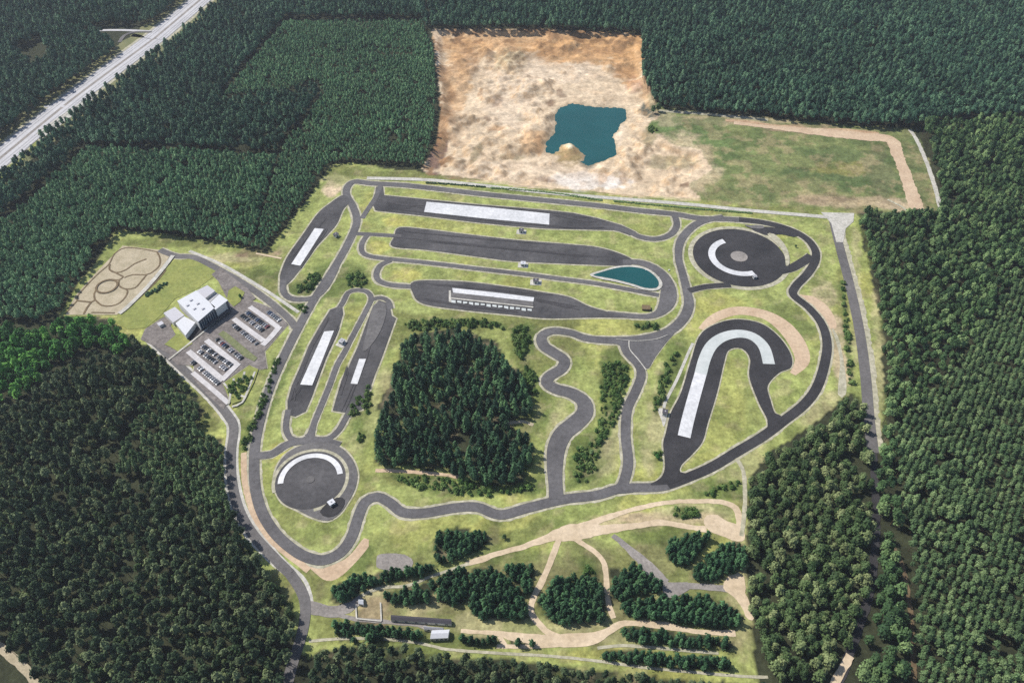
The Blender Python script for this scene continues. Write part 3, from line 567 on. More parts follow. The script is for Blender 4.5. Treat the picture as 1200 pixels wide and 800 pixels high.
sandr([(718, 627, 3), (745, 650, 6), (762, 667, 9), (778, 684, 9)], 6, 'grey_gravel')
sheet('gravel_area', [(772, 676), (784, 682), (806, 682), (808, 690), (797, 697), (780, 698)], 'v', M['grey_gravel'], jit=.5)
sandr([(800, 686), (826, 687), (852, 690)], 4.5, 'grey_gravel')
sheet('sand_area', [(848, 684), (854, 674), (870, 673), (874, 695), (884, 722), (877, 726), (864, 704), (850, 692)], 'v', M['sand'], jit=.6)
sandr([(360, 711, 8), (388, 716, 8), (408, 712, 7), (424, 700, 5)], 7, 'grey_gravel')
sandr([(424, 698), (430, 694), (450, 688), (478, 686), (500, 677), (526, 668), (550, 660)], 2.2, 'verge')
sandr([(388, 718), (416, 725), (450, 728), (490, 732), (505, 738)], 2.6, 'grey_gravel')
for a, b_ in (((417, 708), (418, 725)), ((446, 706), (447, 728)), ((418, 725), (447, 728))): ribbon('path', [a, b_], .9, 'm', M['kerb'])
sheet('gravel_area', [(441, 653), (446, 649), (475, 650), (484, 658), (478, 668), (452, 668), (441, 664)], 'v', M['grey_gravel'], jit=.6)
ribbon('sand_track', [(540, 560), (520, 556), (470, 552), (440, 551)], 3, 'v', M['pink'], jit=.3); ribbon('sand_track', [(590, 497), (612, 494), (625, 498)], 3, 'v', M['bed'], jit=.3)
# field and pit tracks
sandr([(850, 141, 5), (880, 144, 9), (905, 147, 4), (925, 150, 11), (955, 152, 5), (990, 154, 12), (1030, 157, 7)], 7, 'bank')
sandr([(772, 130, 6), (830, 134, 6), (900, 141, 6)], 6, 'verge')
sandr([(860, 144, 8), (900, 149, 7), (960, 155, 16), (1010, 160, 18), (1043, 164, 16), (1052, 182, 13), (1062, 208, 13), (1072, 238, 15), (1078, 252, 13)], 12, 'pink')
sandr([(1066, 152), (1074, 164), (1084, 186), (1094, 214), (1103, 248)], 4.5, 'kerb')
sandr([(1040, 234), (1056, 242), (1066, 250)], 2.5, 'verge')
ribbon('sand_track', [(300, 297), (330, 303)], 2, 'v', M['sand'])
sandr([(-40, 735), (-5, 755), (12, 768), (26, 780), (36, 790), (46, 812)], 5, 'bed')
# ---- beds north-west (traffic garden)
sheet('gravel_garden', [(77, 369), (88, 347), (103, 330), (121, 311), (132, 300), (144, 288), (160, 290), (187, 293), (200, 298), (190, 315), (172, 336), (161, 348), (137, 369)], 'v', M['bed'], False)
sheet('lawn', [(190, 318), (205, 305), (228, 303), (250, 313), (256, 320), (232, 338), (205, 350), (190, 368), (172, 384), (150, 386), (136, 378), (138, 369), (162, 350), (174, 338)], 'v', M['lawn'], False)
ribbon('path', [(203, 300), (190, 317), (172, 338), (150, 360), (140, 368)], 4, 'm', M['kerb'])
def gl(pts, w=1.5): ribbon('garden_path', [(70+x/7.27, 270+y/7.27) for x, y in pts], w, 'a', M['soil'])
gl([(150, 600), (155, 560), (240, 460), (330, 370), (420, 290), (470, 200), (560, 150), (700, 160), (830, 185)], 1.3)
gl([(830, 185), (855, 240), (850, 300), (800, 350), (740, 378), (620, 380), (550, 405)]); gl([(430, 290), (425, 335), (480, 362), (560, 340), (640, 285), (740, 245)], 1.6)
gl([(510, 420), (505, 470), (560, 500), (640, 492), (700, 430), (745, 375)]); gl([(300, 590), (360, 640), (440, 645), (510, 620), (560, 570), (580, 520), (560, 500)])
gl([(430, 340), (520, 385), (540, 400), (500, 425), (440, 418)]); gl([(150, 600), (270, 612), (300, 590)], 1.8); gl([(270, 612), (235, 660), (205, 715)], 1.8); gl([(300, 590), (295, 540), (320, 500)])
gl([(905, 340), (840, 420), (740, 520), (640, 610), (510, 700)], 1.4); gl([(60, 700), (150, 600)], 1.3); gl([(270, 700), (470, 705)], 1.3)
c = G(125.5, 336); ring(125.5, 336, 8.2, 10, 0, 360, 'm', 'soil', 'garden_path')
# ---- car park
pad([(228, 428), (208, 428), (198, 418), (212, 406), (232, 395), (248, 386), (262, 377), (276, 362), (291, 352), (305, 356), (320, 362), (338, 380), (322, 398), (310, 412), (313, 432), (303, 433), (292, 427), (262, 448), (268, 470), (262, 480), (246, 466), (226, 444)], 'paving', .8, False, 'parking_area')
sheet('pavement', [(165, 398), (170, 386), (188, 374), (206, 366), (200, 382), (208, 396), (218, 408), (204, 418), (186, 408)], 'a', M['paving'], False)
sheet('pavement', [(216, 394), (232, 380), (268, 354), (256, 330), (248, 322), (258, 314), (290, 338), (300, 350), (276, 366), (240, 392), (225, 403)], 'a', M['paving'], False)
sheet('garden_bed', [(206, 393), (214, 392), (222, 398), (226, 403), (210, 413), (200, 407), (193, 404)], 'w', M['lawn'], False)
sheet('garden_bed', [(268, 341), (276, 336), (287, 343), (282, 354), (274, 360), (266, 352)], 'w', M['lawn'], False)
sheet('garden_bed', [(261, 450), (292, 429), (303, 433), (298, 448), (288, 468), (272, 474)], 'w', M['lawn'], False)
for a in ([(198, 422), (232, 395), (268, 365)], [(262, 449), (270, 460), (268, 474)], [(274, 444), (276, 460), (288, 466)], [(287, 436), (284, 446), (276, 450)], [(299, 436), (293, 452), (284, 472), (272, 477)]): ribbon('path', a, 1.7, 'm', M['kerb'])
for a, w in (([(293, 360), (310, 372), (326, 384)], 4.6), ([(274, 374), (290, 386), (309, 400)], 4.6), ([(328, 383), (318, 395), (308, 405)], 5), ([(242, 399), (258, 412), (278, 428)], 4.8), ([(280, 426), (270, 436), (260, 446)], 4.8), ([(221, 412), (240, 428), (262, 446)], 4.8), ([(226, 437), (245, 453), (268, 473)], 4)):
    ribbon('parking_aisle', a, w, 'w', M['aisle'])
sheet('garden_bed', [(262, 388), (268, 392), (292, 412), (302, 420), (298, 424), (286, 418), (268, 402), (256, 392)], 'w', surf('hedge_bed', (.10, .12, .05), (.19, .2, .1), .4), False)
# ------------------------------------------------------------------ cars
def car_proto():
    r = empty('parked_car', (0, 0, 0)); tag(r, 'x', 'car')
    prof = [(-2.2, .35), (-2.2, .85), (-1.5, .95), (-1.0, 1.42), (.55, 1.45), (1.25, 1.0), (2.1, .85), (2.2, .55), (2.2, .35)]
    n = len(prof); v = []
    for s in (-1, 1):
        for x, z in prof: v.append((x, s*(.88 if z < 1.1 else .68), z))
    f = [tuple(range(n))[::-1], tuple(range(n, 2*n))]; f = [tuple(range(n)), tuple(reversed(range(n, 2*n)))]+[(i, n+i, n+(i+1) % n, (i+1) % n) for i in range(n)]
    meshobj('body', v, f, carp['silver'], r)
    w = MB()
    for s in (-1, 1):
        b = len(w.v); w.v += [(-1.35, s*.87, .98), (1.05, s*.87, 1.0), (.5, s*.72, 1.38), (-.95, s*.72, 1.38)]; w.f.append((b, b+1, b+2, b+3))
    for xs in ((1.27, .6), (-1.5, -1.03)):
        b = len(w.v); w.v += [(xs[0], -.74, 1.02), (xs[0], .74, 1.02), (xs[1], .6, 1.44), (xs[1], -.6, 1.44)]; w.f.append((b, b+1, b+2, b+3))
    w.build('window', M['glass'], r)
    for sx in (-1.35, 1.35):
        for sy in (-.85, .85): MB().cyl(sx, sy, .33, .33, .33, .2, 10, 'y').build('wheel', M['tyre'], r)
    for sy in (-.6, .6): MB().box(2.2, sy, .6, .06, .35, .15).build('headlight', M['lamp'], r)
    return r
carp = {}
for nme, c_ in dict(silver=(.3, .3, .32), white=(.6, .6, .6), black=(.02, .02, .022), blue=(.03, .05, .11), red=(.16, .03, .03), grey=(.16, .165, .18)).items():
    m_, nt_, b_ = newmat(nme+'_car_paint'); b_.inputs['Base Color'].default_value = (*c_, 1); b_.inputs['Roughness'].default_value = .3; b_.inputs['Metallic'].default_value = .2; carp[nme] = m_
def copy_thing(root, loc, rz, s=1):
    r = root.copy(); COL.objects.link(r); r.location = loc; r.rotation_euler = (0, 0, rz); r.scale = (s, s, s)
    for ch in root.children:
        c_ = ch.copy(); COL.objects.link(c_); c_.parent = r
        for g in ch.children: d = g.copy(); COL.objects.link(d); d.parent = c_
    return r
proto = car_proto(); first = [True]
ords = ['first', 'second', 'third', 'fourth', 'fifth', 'sixth', 'seventh', 'eighth', 'ninth', 'tenth', 'eleventh', 'twelfth', 'thirteenth', 'fourteenth', 'fifteenth']
cols = ['black', 'grey', 'black', 'silver', 'grey', 'black', 'silver', 'grey', 'black', 'grey', 'silver', 'black', 'silver', 'grey', 'blue', 'white', 'red', 'grey', 'silver']
random.seed(11)
def car_row(a, b_, off, label, skip=.12, z=.62):
    A, Bp = G(*a), G(*b_); d = (Bp-A); L = d.length; d /= L; n_ = Vector((-d.y, d.x, 0)); n = int(L/2.6); k = 0
    rz = math.atan2(n_.y, n_.x)
    for i in range(n):
        if random.random() < skip: continue
        p = A+d*(2.6*(i+.5))+n_*off; c_ = random.choice(cols); side = rz if random.random() < .7 else rz+math.pi
        loc = (p.x, p.y, zc['a']+.004)
        if first[0]: o_ = proto; o_.location = loc; o_.rotation_euler = (0, 0, side); first[0] = False
        else: o_ = copy_thing(proto, loc, side)
        for ch in o_.children:
            if ch.name.startswith('body'): ch.material_slots[0].link = 'OBJECT'; ch.material_slots[0].material = carp[c_]
        tag(o_, f'{c_} car, {ords[k]} from the building end {label}', 'car', 'cars in the car park'); k += 1
car_row((286, 368), (314, 388), 2.7, 'in the upper double row of the north lot', .15)
car_row((286, 368), (314, 388), -2.7, 'in the lower double row of the north lot', .15)
car_row((273, 381), (303, 405), 0, 'in the row under the north lot', .2)
car_row((312, 364), (330, 378), 0, 'in the row nearest the access road', .1)
car_row((234, 408), (271, 433), 2.7, 'in the upper double row of the south lot', .08)
car_row((234, 408), (271, 433), -2.7, 'in the lower double row of the south lot', .08)
car_row((225, 424), (258, 452), 0, 'in the row beside the wood', .1)
car_row((254, 398), (286, 423), 0, 'in the single row between the lots', .25)
# ------------------------------------------------------------------ buildings
def rp(pts, z): return [tuple(G(x, y, z)[:2]) for x, y in pts]
def block(parent, pts, h, roofmat, wallmat='wall', par=.35):
    poly = rp(pts, h); m_ = MB().prism(poly, 0, h); m_.build('wall', M[wallmat], parent)
    cx_, cy_ = sum(p[0] for p in poly)/len(poly), sum(p[1] for p in poly)/len(poly)
    sc_ = lambda k, e: [(cx_+(p[0]-cx_)*k, cy_+(p[1]-cy_)*k) for p in poly]
    return MB().prism(sc_(1.02, 0), h+.003, h+par).build('roof', M[roofmat], parent)
bo = empty('training_centre', (0, 0, 0)); tag(bo, 'large white flat roofed building with dark blue glass front beside the car park', 'building')
rf = block(bo, [(208, 353), (230, 341), (252, 360), (232, 377)], 11, 'hard_white')
block(bo, [(230.5, 341), (243, 334.5), (252, 341), (240, 350)], 7.5, 'lav_white')
block(bo, [(241, 350.5), (252, 342), (256, 345), (246, 354.5)], 5, 'grey_roof')
block(bo, [(246.5, 355), (257, 345), (267, 352), (252.6, 363)], 11, 'hard_white')
block(bo, [(192, 367), (205, 360), (216, 369.5), (203, 378)], 4.6, 'lav_white')
block(bo, [(206, 379), (216, 371), (229, 378), (217.5, 393)], 5.5, 'hard_white')
# roof units and skylights
for x, y in ((224, 352), (232, 356), (238, 362), (228, 362), (220, 358)):
    p = G(x, y, 11.3); MB().box(p.x, p.y, 11.36, 2.6, 1.6, .8, R(49)).build('skylight', M['lav_white'], rf)
sheet('pavement', [(218, 393), (233, 378), (268, 354), (271, 362), (236, 390), (222, 400)], 'm', M['dark_asphalt'], False)  # dark paving strip with the building's shadow put into its colour
def facade(a, b_, z0, z1, out, mat, name, parent, n=1):
    A, Bq = G(*a, z1), G(*b_, z1); d = Bq-A; L = d.length; d /= L; nr = Vector((d.y, -d.x, 0))
    fr = MB().box(*((A+Bq)/2+nr*out)[:2], z0, L-.6, .16, z1-z0, math.atan2(d.y, d.x)).build(name, M[mat], parent)
    mu = MB()
    for i in range(n+1):
        p = A+d*(.4+(L-.8)*i/n)+nr*(out+.14); mu.box(p.x, p.y, z0, .18, .1, z1-z0, math.atan2(d.y, d.x))
    if n > 1: mu.build('mullions', M['white_metal'], fr)
    return fr
facade((232, 377), (267, 352), .2, 10.8, .25, 'glass', 'glass_facade', bo, 14)
facade((217.5, 393), (229, 378), .5, 4.6, .2, 'glass', 'window', bo, 6)
facade((192, 367), (206, 379), 1, 3.4, .15, 'glass', 'window', bo, 5)
facade((206, 379), (217.5, 393), 1, 4.2, .15, 'glass', 'window', bo, 4)
# canopy in front of the glass
A, Bq = G(232, 377, 11), G(267, 352, 11); d = (Bq-A).normalized(); nr = Vector((d.y, -d.x, 0)); mid = (A+Bq)/2+nr*2.0
MB().box(mid.x, mid.y, 3.2, (Bq-A).length*.8, 3.4, .25, math.atan2(d.y, d.x)).build('canopy', M['dark_roof'], bo)
p = G(188, 379, 3); sh = empty('plant_shed', (p.x, p.y, .2)); tag(sh, 'tiny pale square shed on brown paving west of the main building', 'shed')
MB().box(0, 0, 0, 4, 4, 2.8, .8).build('wall', M['wall'], sh); MB().box(0, 0, 2.803, 4.4, 4.4, .25, .8).build('roof', M['lav_white'], sh)
hut_mats = {}
def hut(px, py, rz, s, label, roof='hard_white', base=True, h=3):
    g = G(px, py); r = empty('observation_hut', (g.x, g.y, .2), R(rz)); tag(r, label, 'hut', 'observation huts beside the training tracks')
    MB().box(0, 0, .06, 3.4*s, 3*s, h-.06).build('wall', M['wall'], r)
    rf_ = MB().box(0, 0, h+.003, 4*s, 3.6*s, .22).build('roof', M[roof], r)
    MB().box(0, 0, h+.23, 1*s, .8*s, .35).build('vent', M['grey_roof'], rf_)
    for sx in (-1, 1): MB().box(sx*1.75*s, 0, 1.1, .12, 2*s, 1.1).build('window', M['glass'], r)
    MB().box(0, -1.55*s, .06, 1, .12, 2.1).build('door', M['dark_roof'], r)
    if base: MB().box(0, 0, -.12, 8*s, 6*s, .15).build('concrete_base', M['kerb'], r)
    return r
hut(611, 272, -5, 1.2, 'small hut with dark roof between the two upper straights', 'dark_roof')
hut(613, 311, -5, 1.2, 'small pale hut under the middle straight', 'hard_white')
hut(628, 331, -5, 1.3, 'small hut beside the thin lane above the hatched white strip', 'dark_roof')
hut(394, 277, 50, 1.2, 'lone dark hut on grass inside the western loop', 'dark_roof', False)
hut(401, 402, 60, 1.2, 'small hut between the two white lanes in the west', 'grey_roof')
hut(389, 591, 40, 1.15, 'white roofed hut on the south western skid circle', 'hard_white', False)
hut(779, 485, 75, 1.2, 'small dark roofed hut on a pale pad left of the great curve', 'dark_roof', False)
hut(884, 326, 10, .9, 'small grey hut on the lower rim of the northeastern circle', 'grey_roof', False, 2.5)
p = G(757, 362); cn = empty('wooden_hide', (p.x, p.y, .1), R(-5)); tag(cn, 'low brown open box shelter on grass at the east end of the lower straight', 'shelter')
MB().box(0, 0, 0, 7, 5, 2).build('wall', M['soil'], cn); MB().box(0, 0, 2.003, 7.6, 5.6, .2).build('roof', M['soil'], cn)
def longshed(name, pts, h, roofm, label, cat='building', nwin=4):
    poly = rp(pts, h); r = empty(name, (0, 0, 0)); tag(r, label, cat)
    MB().prism(poly, 0, h).build('wall', M['wall'], r)
    a, b_, c_, d_ = [Vector((*p, h+.003)) for p in poly]   # gable along a-b
    m1, m2 = (a+d_)/2+Vector((0, 0, 1.2)), (b_+c_)/2+Vector((0, 0, 1.2))
    meshobj('roof', [a, b_, c_, d_, m1, m2], [(0, 1, 5, 4), (3, 4, 5, 2), (0, 4, 3), (1, 2, 5), (0, 3, 2, 1)], M[roofm], r)
    for i in range(nwin):
        t = (i+.5)/nwin; p_ = d_*(1-t)+c_*t; MB().box(p_.x, p_.y, 1, 1.6, .3, 1.2, math.atan2((c_-d_).y, (c_-d_).x)).build('window', M['glass'], r)
    return r
longshed('range_shed', [(458, 720), (529, 725), (529, 731), (458, 726)], 2.6, 'dark_roof', 'long low dark roofed shed above the white roofed hall in the south', nwin=6)
longshed('white_hall', [(506, 738), (527, 737), (525, 747), (504, 748)], 3.5, 'hard_white', 'white roofed small hall on the sand yard in the south')
longshed('grey_annex', [(496, 733), (520, 735), (519, 738), (497, 737)], 2.5, 'grey_roof', 'narrow grey roofed annex behind the white roofed hall', nwin=2)
longshed('garden_store', [(420, 701), (426, 702), (426, 708), (420, 707)], 2.4, 'hard_white', 'tiny white shed where the southern gravel tracks meet', nwin=1)
#TREES
# ------------------------------------------------------------------ tree meshes
def crown_mesh(kind, seed, n_leaf, leafsz):
    """leaf clumps spread through a crown volume round a small uneven core"""
    r = random.Random(seed); v = []; f = []
    h0, h1, rad = {'pine': (8.5, 14.6, 2.5), 'broad': (4, 13.5, 3.7), 'spruce': (4, 16, 3.1), 'young': (.8, 7.6, 2.5), 'shrub': (.1, 2.6, 1.8)}[kind]
    def prof(t):   # radius along the crown height
        if kind == 'spruce': return max(.05, math.sin(math.pi*min(1, .2+t*.79))**.6*(1-.3*t))
        if kind == 'pine': return max(.05, math.sin(math.pi*min(1, .2+t*.79))**.55*(1-.18*t))
        if kind == 'young': return max(.05, (1-t)**.6*min(1, .55+t*2))
        return max(.05, math.sin(math.pi*(.1+.86*t))**.5*(1-.2*t))
    ph = [r.uniform(0, 6.28) for _ in range(6)]
    def lob(a, t): return 1+.2*math.sin(2*a+ph[0])+.15*math.sin(3*a+ph[1]+4*t)+.12*math.sin(5*a+ph[2]+7*t)
    NR, NA = 6, 8
    for i in range(NR):
        t = i/(NR-1)
        for j in range(NA):
            a = 2*math.pi*j/NA+i*.4; q = rad*prof(t)*lob(a, t)*.8*r.uniform(.75, 1.1)
            v.append((q*math.cos(a), q*math.sin(a), h0+(h1-h0)*t*.93+r.uniform(-.3, .3)))
    for i in range(NR-1):
        for j in range(NA): f.append((i*NA+j, i*NA+(j+1) % NA, (i+1)*NA+(j+1) % NA, (i+1)*NA+j))
    f.append(tuple((NR-1)*NA+j for j in range(NA))); f.append(tuple(NA-1-j for j in range(NA)))
    for _ in range(n_leaf):
        t = r.random()**.8; a = r.uniform(0, 6.283); q = rad*prof(t)*lob(a, t)*r.uniform(.6, 1.12)
        c = Vector((q*math.cos(a), q*math.sin(a), h0+(h1-h0)*t+r.uniform(-.3, .3)))
        n = Vector((math.cos(a)*.8+r.gauss(0, .5), math.sin(a)*.8+r.gauss(0, .5), .9+r.gauss(0, .4))).normalized()
        u = n.orthogonal().normalized(); w = n.cross(u); an = r.uniform(0, 6.28); u, w = u*math.cos(an)+w*math.sin(an), w*math.cos(an)-u*math.sin(an)
        s = leafsz*r.uniform(.6, 1.3); b = len(v)
        for k, (x, y) in enumerate(((-1, -.5), (.1, -.9), (1, .1), (0, .9))): v.append(tuple(c+u*x*s+w*y*s+n*r.uniform(-.25, .25)*s))
        f.append((b, b+1, b+2, b+3))
    return v, f, h0, h1
def trunk_shape(kind, h1):
    m_ = MB(); H_ = h1*.8; r0 = {'pine': .22, 'broad': .32, 'spruce': .28, 'young': .13, 'shrub': .07}[kind]
    m_.cyl(0, 0, 0, r0, r0*.4, H_, 5)
    rr = random.Random(5)
    for k in range(4):   # limbs
        a = k*1.6+rr.random(); z = H_*(.35+.13*k); L = h1*.12; b = len(m_.v)
        dx, dy = math.cos(a), math.sin(a)
        for q, w in ((0, r0*.35), (1, r0*.12)):
            for x, y in ((-1, 0), (.5, .8), (.5, -.8)): m_.v.append((dx*L*q-dy*x*w, dy*L*q+dx*x*w, z+L*.6*q+y*w))
        for i in range(3): m_.f.append((b+i, b+(i+1) % 3, b+3+(i+1) % 3, b+3+i))
    return m_
FOL = dict(
 pine_dark=foliage('pine_needles', (.014, .032, .013), (.040, .068, .028), (.13, .165, .075)),
 swmix=foliage('dull_leaves', (.020, .045, .016), (.052, .088, .030), (.16, .20, .085)),
 pine_far=foliage('far_pine_needles', (.015, .048, .028), (.038, .10, .055), (.10, .19, .098), .4),
 pine_light=foliage('young_pine_needles', (.048, .122, .056), (.098, .205, .092), (.18, .31, .14), .35),
 plantation=foliage('plantation_needles', (.036, .072, .028), (.08, .135, .052), (.14, .20, .082), .4),
 spruce=foliage('spruce_needles', (.010, .036, .018), (.030, .08, .034), (.09, .18, .07), .3),
 bright=foliage('bright_leaves', (.020, .085, .016), (.045, .17, .026), (.14, .34, .055)),
 olive=foliage('olive_leaves', (.030, .062, .020), (.075, .12, .04), (.20, .235, .10)),
 mixed=foliage('mixed_leaves', (.020, .050, .018), (.060, .115, .038), (.17, .25, .095)),
 young=foliage('small_pine_needles', (.011, .042, .017), (.028, .080, .032), (.065, .15, .058), .3),
 shrub=foliage('shrub_leaves', (.03, .075, .016), (.07, .13, .028), (.13, .19, .055)),
)
GEO = {}
def geo(kind):
    if kind not in GEO:
        nl, ls = {'pine': (95, .62), 'broad': (130, .85), 'spruce': (110, .7), 'young': (80, .5), 'shrub': (50, .45)}[kind]
        GEO[kind] = [crown_mesh(kind, 31*s+len(kind), nl, ls) for s in range(4)]
    return GEO[kind]
MESH = {}
def crown_me(kind, fol, i):
    k = (kind, fol, i)
    if k not in MESH:
        v, f, h0, h1 = geo(kind)[i]; me = bpy.data.meshes.new('crown'); me.from_pydata(v, [], f); me.materials.append(FOL[fol]); MESH[k] = me
    return MESH[k]
def trunk_me(kind):
    if kind not in MESH:
        t = trunk_shape(kind, geo(kind)[0][3]); me = bpy.data.meshes.new('trunk'); me.from_pydata(t.v, [], t.f); me.materials.append(M['bark']); MESH[kind] = me
    return MESH[kind]
PC = {}
def proto_col(kind, fol):
    if (kind, fol) not in PC:
        c = bpy.data.collections.new('tree_kinds_'+kind+'_'+fol); t = trunk_me(kind)
        for i in range(4):
            cm = crown_me(kind, fol, i); me = bpy.data.meshes.new('tree')
            v = [tuple(q.co) for q in cm.vertices]; n = len(v); f = [tuple(p.vertices) for p in cm.polygons]
            me.from_pydata(v+[tuple(q.co) for q in t.vertices], [], f+[tuple(n+k for k in p.vertices) for p in t.polygons])
            me.materials.append(FOL[fol]); me.materials.append(M['bark'])
            me.polygons.foreach_set('material_index', [0]*len(f)+[1]*len(t.polygons))
            c.objects.link(bpy.data.objects.new(kind+'_tree', me))
        PC[(kind, fol)] = c
    return PC[(kind, fol)]
def scatter(name, kind, fol, pts, label, cat='wood'):
    """pts: array x,y,scale,rot -> one object of instanced trees"""
    n = len(pts)
    if not n: return
    me = bpy.data.meshes.new(name); me.vertices.add(n)
    co = np.zeros((n, 3), np.float32); co[:, :2] = pts[:, :2]; me.vertices.foreach_set('co', co.ravel())
    for an, ty, d in (('sc', 'FLOAT', pts[:, 2]), ('ro', 'FLOAT', pts[:, 3])):
        a = me.attributes.new(an, ty, 'POINT'); a.data.foreach_set('value', d.astype(np.float32))
    a = me.attributes.new('ix', 'INT', 'POINT'); a.data.foreach_set('value', rng.integers(0, 4, n).astype(np.int32))
    a = me.attributes.new('hz', 'FLOAT', 'POINT'); a.data.foreach_set('value', (pts[:, 2]*rng.uniform(.82, 1.22, n)).astype(np.float32))
    o_ = bpy.data.objects.new(name, me); COL.objects.link(o_); tag(o_, label, cat, kind='stuff')
    ng = bpy.data.node_groups.new(name, 'GeometryNodeTree'); ng.interface.new_socket('Geometry', in_out='INPUT', socket_type='NodeSocketGeometry'); ng.interface.new_socket('Geometry', in_out='OUTPUT', socket_type='NodeSocketGeometry')
    N = ng.nodes; L = ng.links; gi = N.new('NodeGroupInput'); go = N.new('NodeGroupOutput'); ip = N.new('GeometryNodeInstanceOnPoints')
    ci = N.new('GeometryNodeCollectionInfo'); ci.inputs['Collection'].default_value = proto_col(kind, fol); ci.inputs['Separate Children'].default_value = True; ci.inputs['Reset Children'].default_value = True
    def att(nm, ty):
        q = N.new('GeometryNodeInputNamedAttribute'); q.data_type = ty; q.inputs[0].default_value = nm; return q.outputs[0]
    cr = N.new('ShaderNodeCombineXYZ'); L.new(att('ro', 'FLOAT'), cr.inputs[2]); cs = N.new('ShaderNodeCombineXYZ'); s_ = att('sc', 'FLOAT'); L.new(s_, cs.inputs[0]); L.new(s_, cs.inputs[1]); L.new(att('hz', 'FLOAT'), cs.inputs[2])
    ip.inputs['Pick Instance'].default_value = True
    L.new(gi.outputs[0], ip.inputs['Points']); L.new(ci.outputs[0], ip.inputs['Instance']); L.new(att('ix', 'INT'), ip.inputs['Instance Index'])
    L.new(cr.outputs[0], ip.inputs['Rotation']); L.new(cs.outputs[0], ip.inputs['Scale']); L.new(ip.outputs[0], go.inputs[0])
    md = o_.modifiers.new('trees', 'NODES'); md.node_group = ng
    return o_
def trees(name, kind, fol, pts, label, group, cat='tree'):
    """each tree a thing of its own: Empty > trunk, crown"""
    tm = trunk_me(kind)
    for i, (x, y, s, ro) in enumerate(pts):
        r = bpy.data.objects.new(name, None); COL.objects.link(r); r.location = (x, y, 0); r.rotation_euler = (0, 0, ro); r.scale = (s, s, s*(.85+.35*((i*37) % 100)/100))
        t = bpy.data.objects.new('trunk', tm); COL.objects.link(t); t.parent = r
        c_ = bpy.data.objects.new('crown', crown_me(kind, fol, i % 4)); COL.objects.link(c_); c_.parent = r
        tag(r, label, cat, group)
# ------------------------------------------------------------------ woods: outlines as seen, trees kept inside them at foot and crown height
def grid_pts(u0, u1, v0, v1, s, jit, rot=0, poly=None):
    """jittered planting grid covering a world rectangle"""
    c0, c1 = (u0+u1)/2, (v0+v1)/2; half = math.hypot(u1-u0, v1-v0)/2
    a = np.arange(-half, half, s); X, Y = np.meshgrid(a, a*1.0); X = X.ravel(); Y = Y.ravel()
    X = X+rng.uniform(-jit, jit, X.shape)*s; Y = Y+rng.uniform(-jit, jit, Y.shape)*s
    c, q = math.cos(rot), math.sin(rot); x = c0+X*c-Y*q; y = c1+X*q+Y*c
    k = (x > u0) & (x < u1) & (y > v0) & (y < v1); return x[k], y[k]
def crowns_in(x, y, h, poly, zf=.8):
    u, v = P(x, y, 0*x+.8); k = pip(u, v, poly); u2, v2 = P(x, y, 0*x+h*zf); return k & pip(u2, v2, poly)
CAR = [SITE, PIT, FIELD]
def bbox(poly):
    w = []
    for p in poly: g = G(p[0], max(p[1], -75)); w.append((g.x, g.y))
    xs = [p[0] for p in w]; ys = [p[1] for p in w]; return max(min(xs), -940), min(max(xs), 940), max(min(ys), 45), min(max(ys), 1480)
def make(poly, s, jit, rot, h, srange, excl=(), s_extra=None):
    x, y = grid_pts(*bbox(poly), s, jit, rot); k = crowns_in(x, y, h, poly)
    u, v = P(x, y, 0*x); uc, vc = P(x, y, 0*x+h*.8)
    for e in excl: k &= ~(pip(u, v, e) | pip(uc, vc, e))
    k &= (segdist(x, y, mw, False) > 24) & (segdist(uc, vc, MOTOR, False) > 12.5)
    k &= fbm(x, y, 11, 77) < .68
    x, y = x[k], y[k]; sc = rng.uniform(*srange, x.shape)*(.70+.62*fbm(x, y, 26, 60)); return np.stack([x, y, sc, rng.uniform(0, 6.28, x.shape)], 1)
def split_near(pts, n):
    u, v = P(pts[:, 0], pts[:, 1], 0*pts[:, 0]+6); ok = (u > 2) & (u < 1198) & (v > 2) & (v < 799)
    dep = pts[:, 1]*cT; dep = np.where(ok, dep, 1e9); od = np.argsort(dep); n = min(n, int(ok.sum())); return pts[od[:n]], pts[od[n:]]
BG = [(-900, -90), (2100, -90), (2100, 260), (-900, 480)]   # everything beyond, down to the named stands
BGP = [(-400, -75), (1650, -75), (1650, 130), (1100, 143), (1070, 152), (1000, 149), (900, 140), (778, 129), (764, 120), (753, 94), (751, 42), (630, 36), (500, 36), (495, 24), (335, 24), (257, 116), (364, 99), (380, 104), (361, 138), (324, 182), (96, 174), (82, 194), (0, 262), (-400, 420)]
gaps = [[(-6, 266), (80, 196), (96, 176), (92, 172), (76, 190), (-10, 258)]]
far = make(BGP, 4.4, .42, .3, 14, (.72, 1.22), [L1, L2, CORNER, [(98, 34), (186, 30), (186, 42), (138, 54), (130, 44)], [(20, 60), (50, 46), (58, 62), (40, 76)], [(48, 122), (80, 122), (80, 128), (48, 128)], [(480, -80), (483, -80), (507, 36), (504, 36)]])
scatter('far_pine_wood', 'pine', 'pine_far', far, 'dense dark pine forest filling the top of the photo on both sides of the sand pit')
a = make(L1, 3.5, .34, .5, 9, (.52, .7), [[(330, 60), (333, 60), (333, 62)], [(442, 61), (482, 61), (482, 63.5), (442, 63.5)], [(455, 172), (458, 172), (484, 120), (481, 120)]])
scatter('young_pine_stand', 'pine', 'pine_light', a, 'lighter green younger pine stand left of the sand pit')
a = make(L2, 3.9, .34, .35, 10, (.68, .88), [L1])
scatter('north_western_pine_stand', 'pine', 'pine_light', a, 'green pine stand above the gravel traffic garden and office')
e1 = make(EAST, 5.2, .42, .2, 14, (.8, 1.25), [L3]); m_ = rng.random(len(e1)) < .3
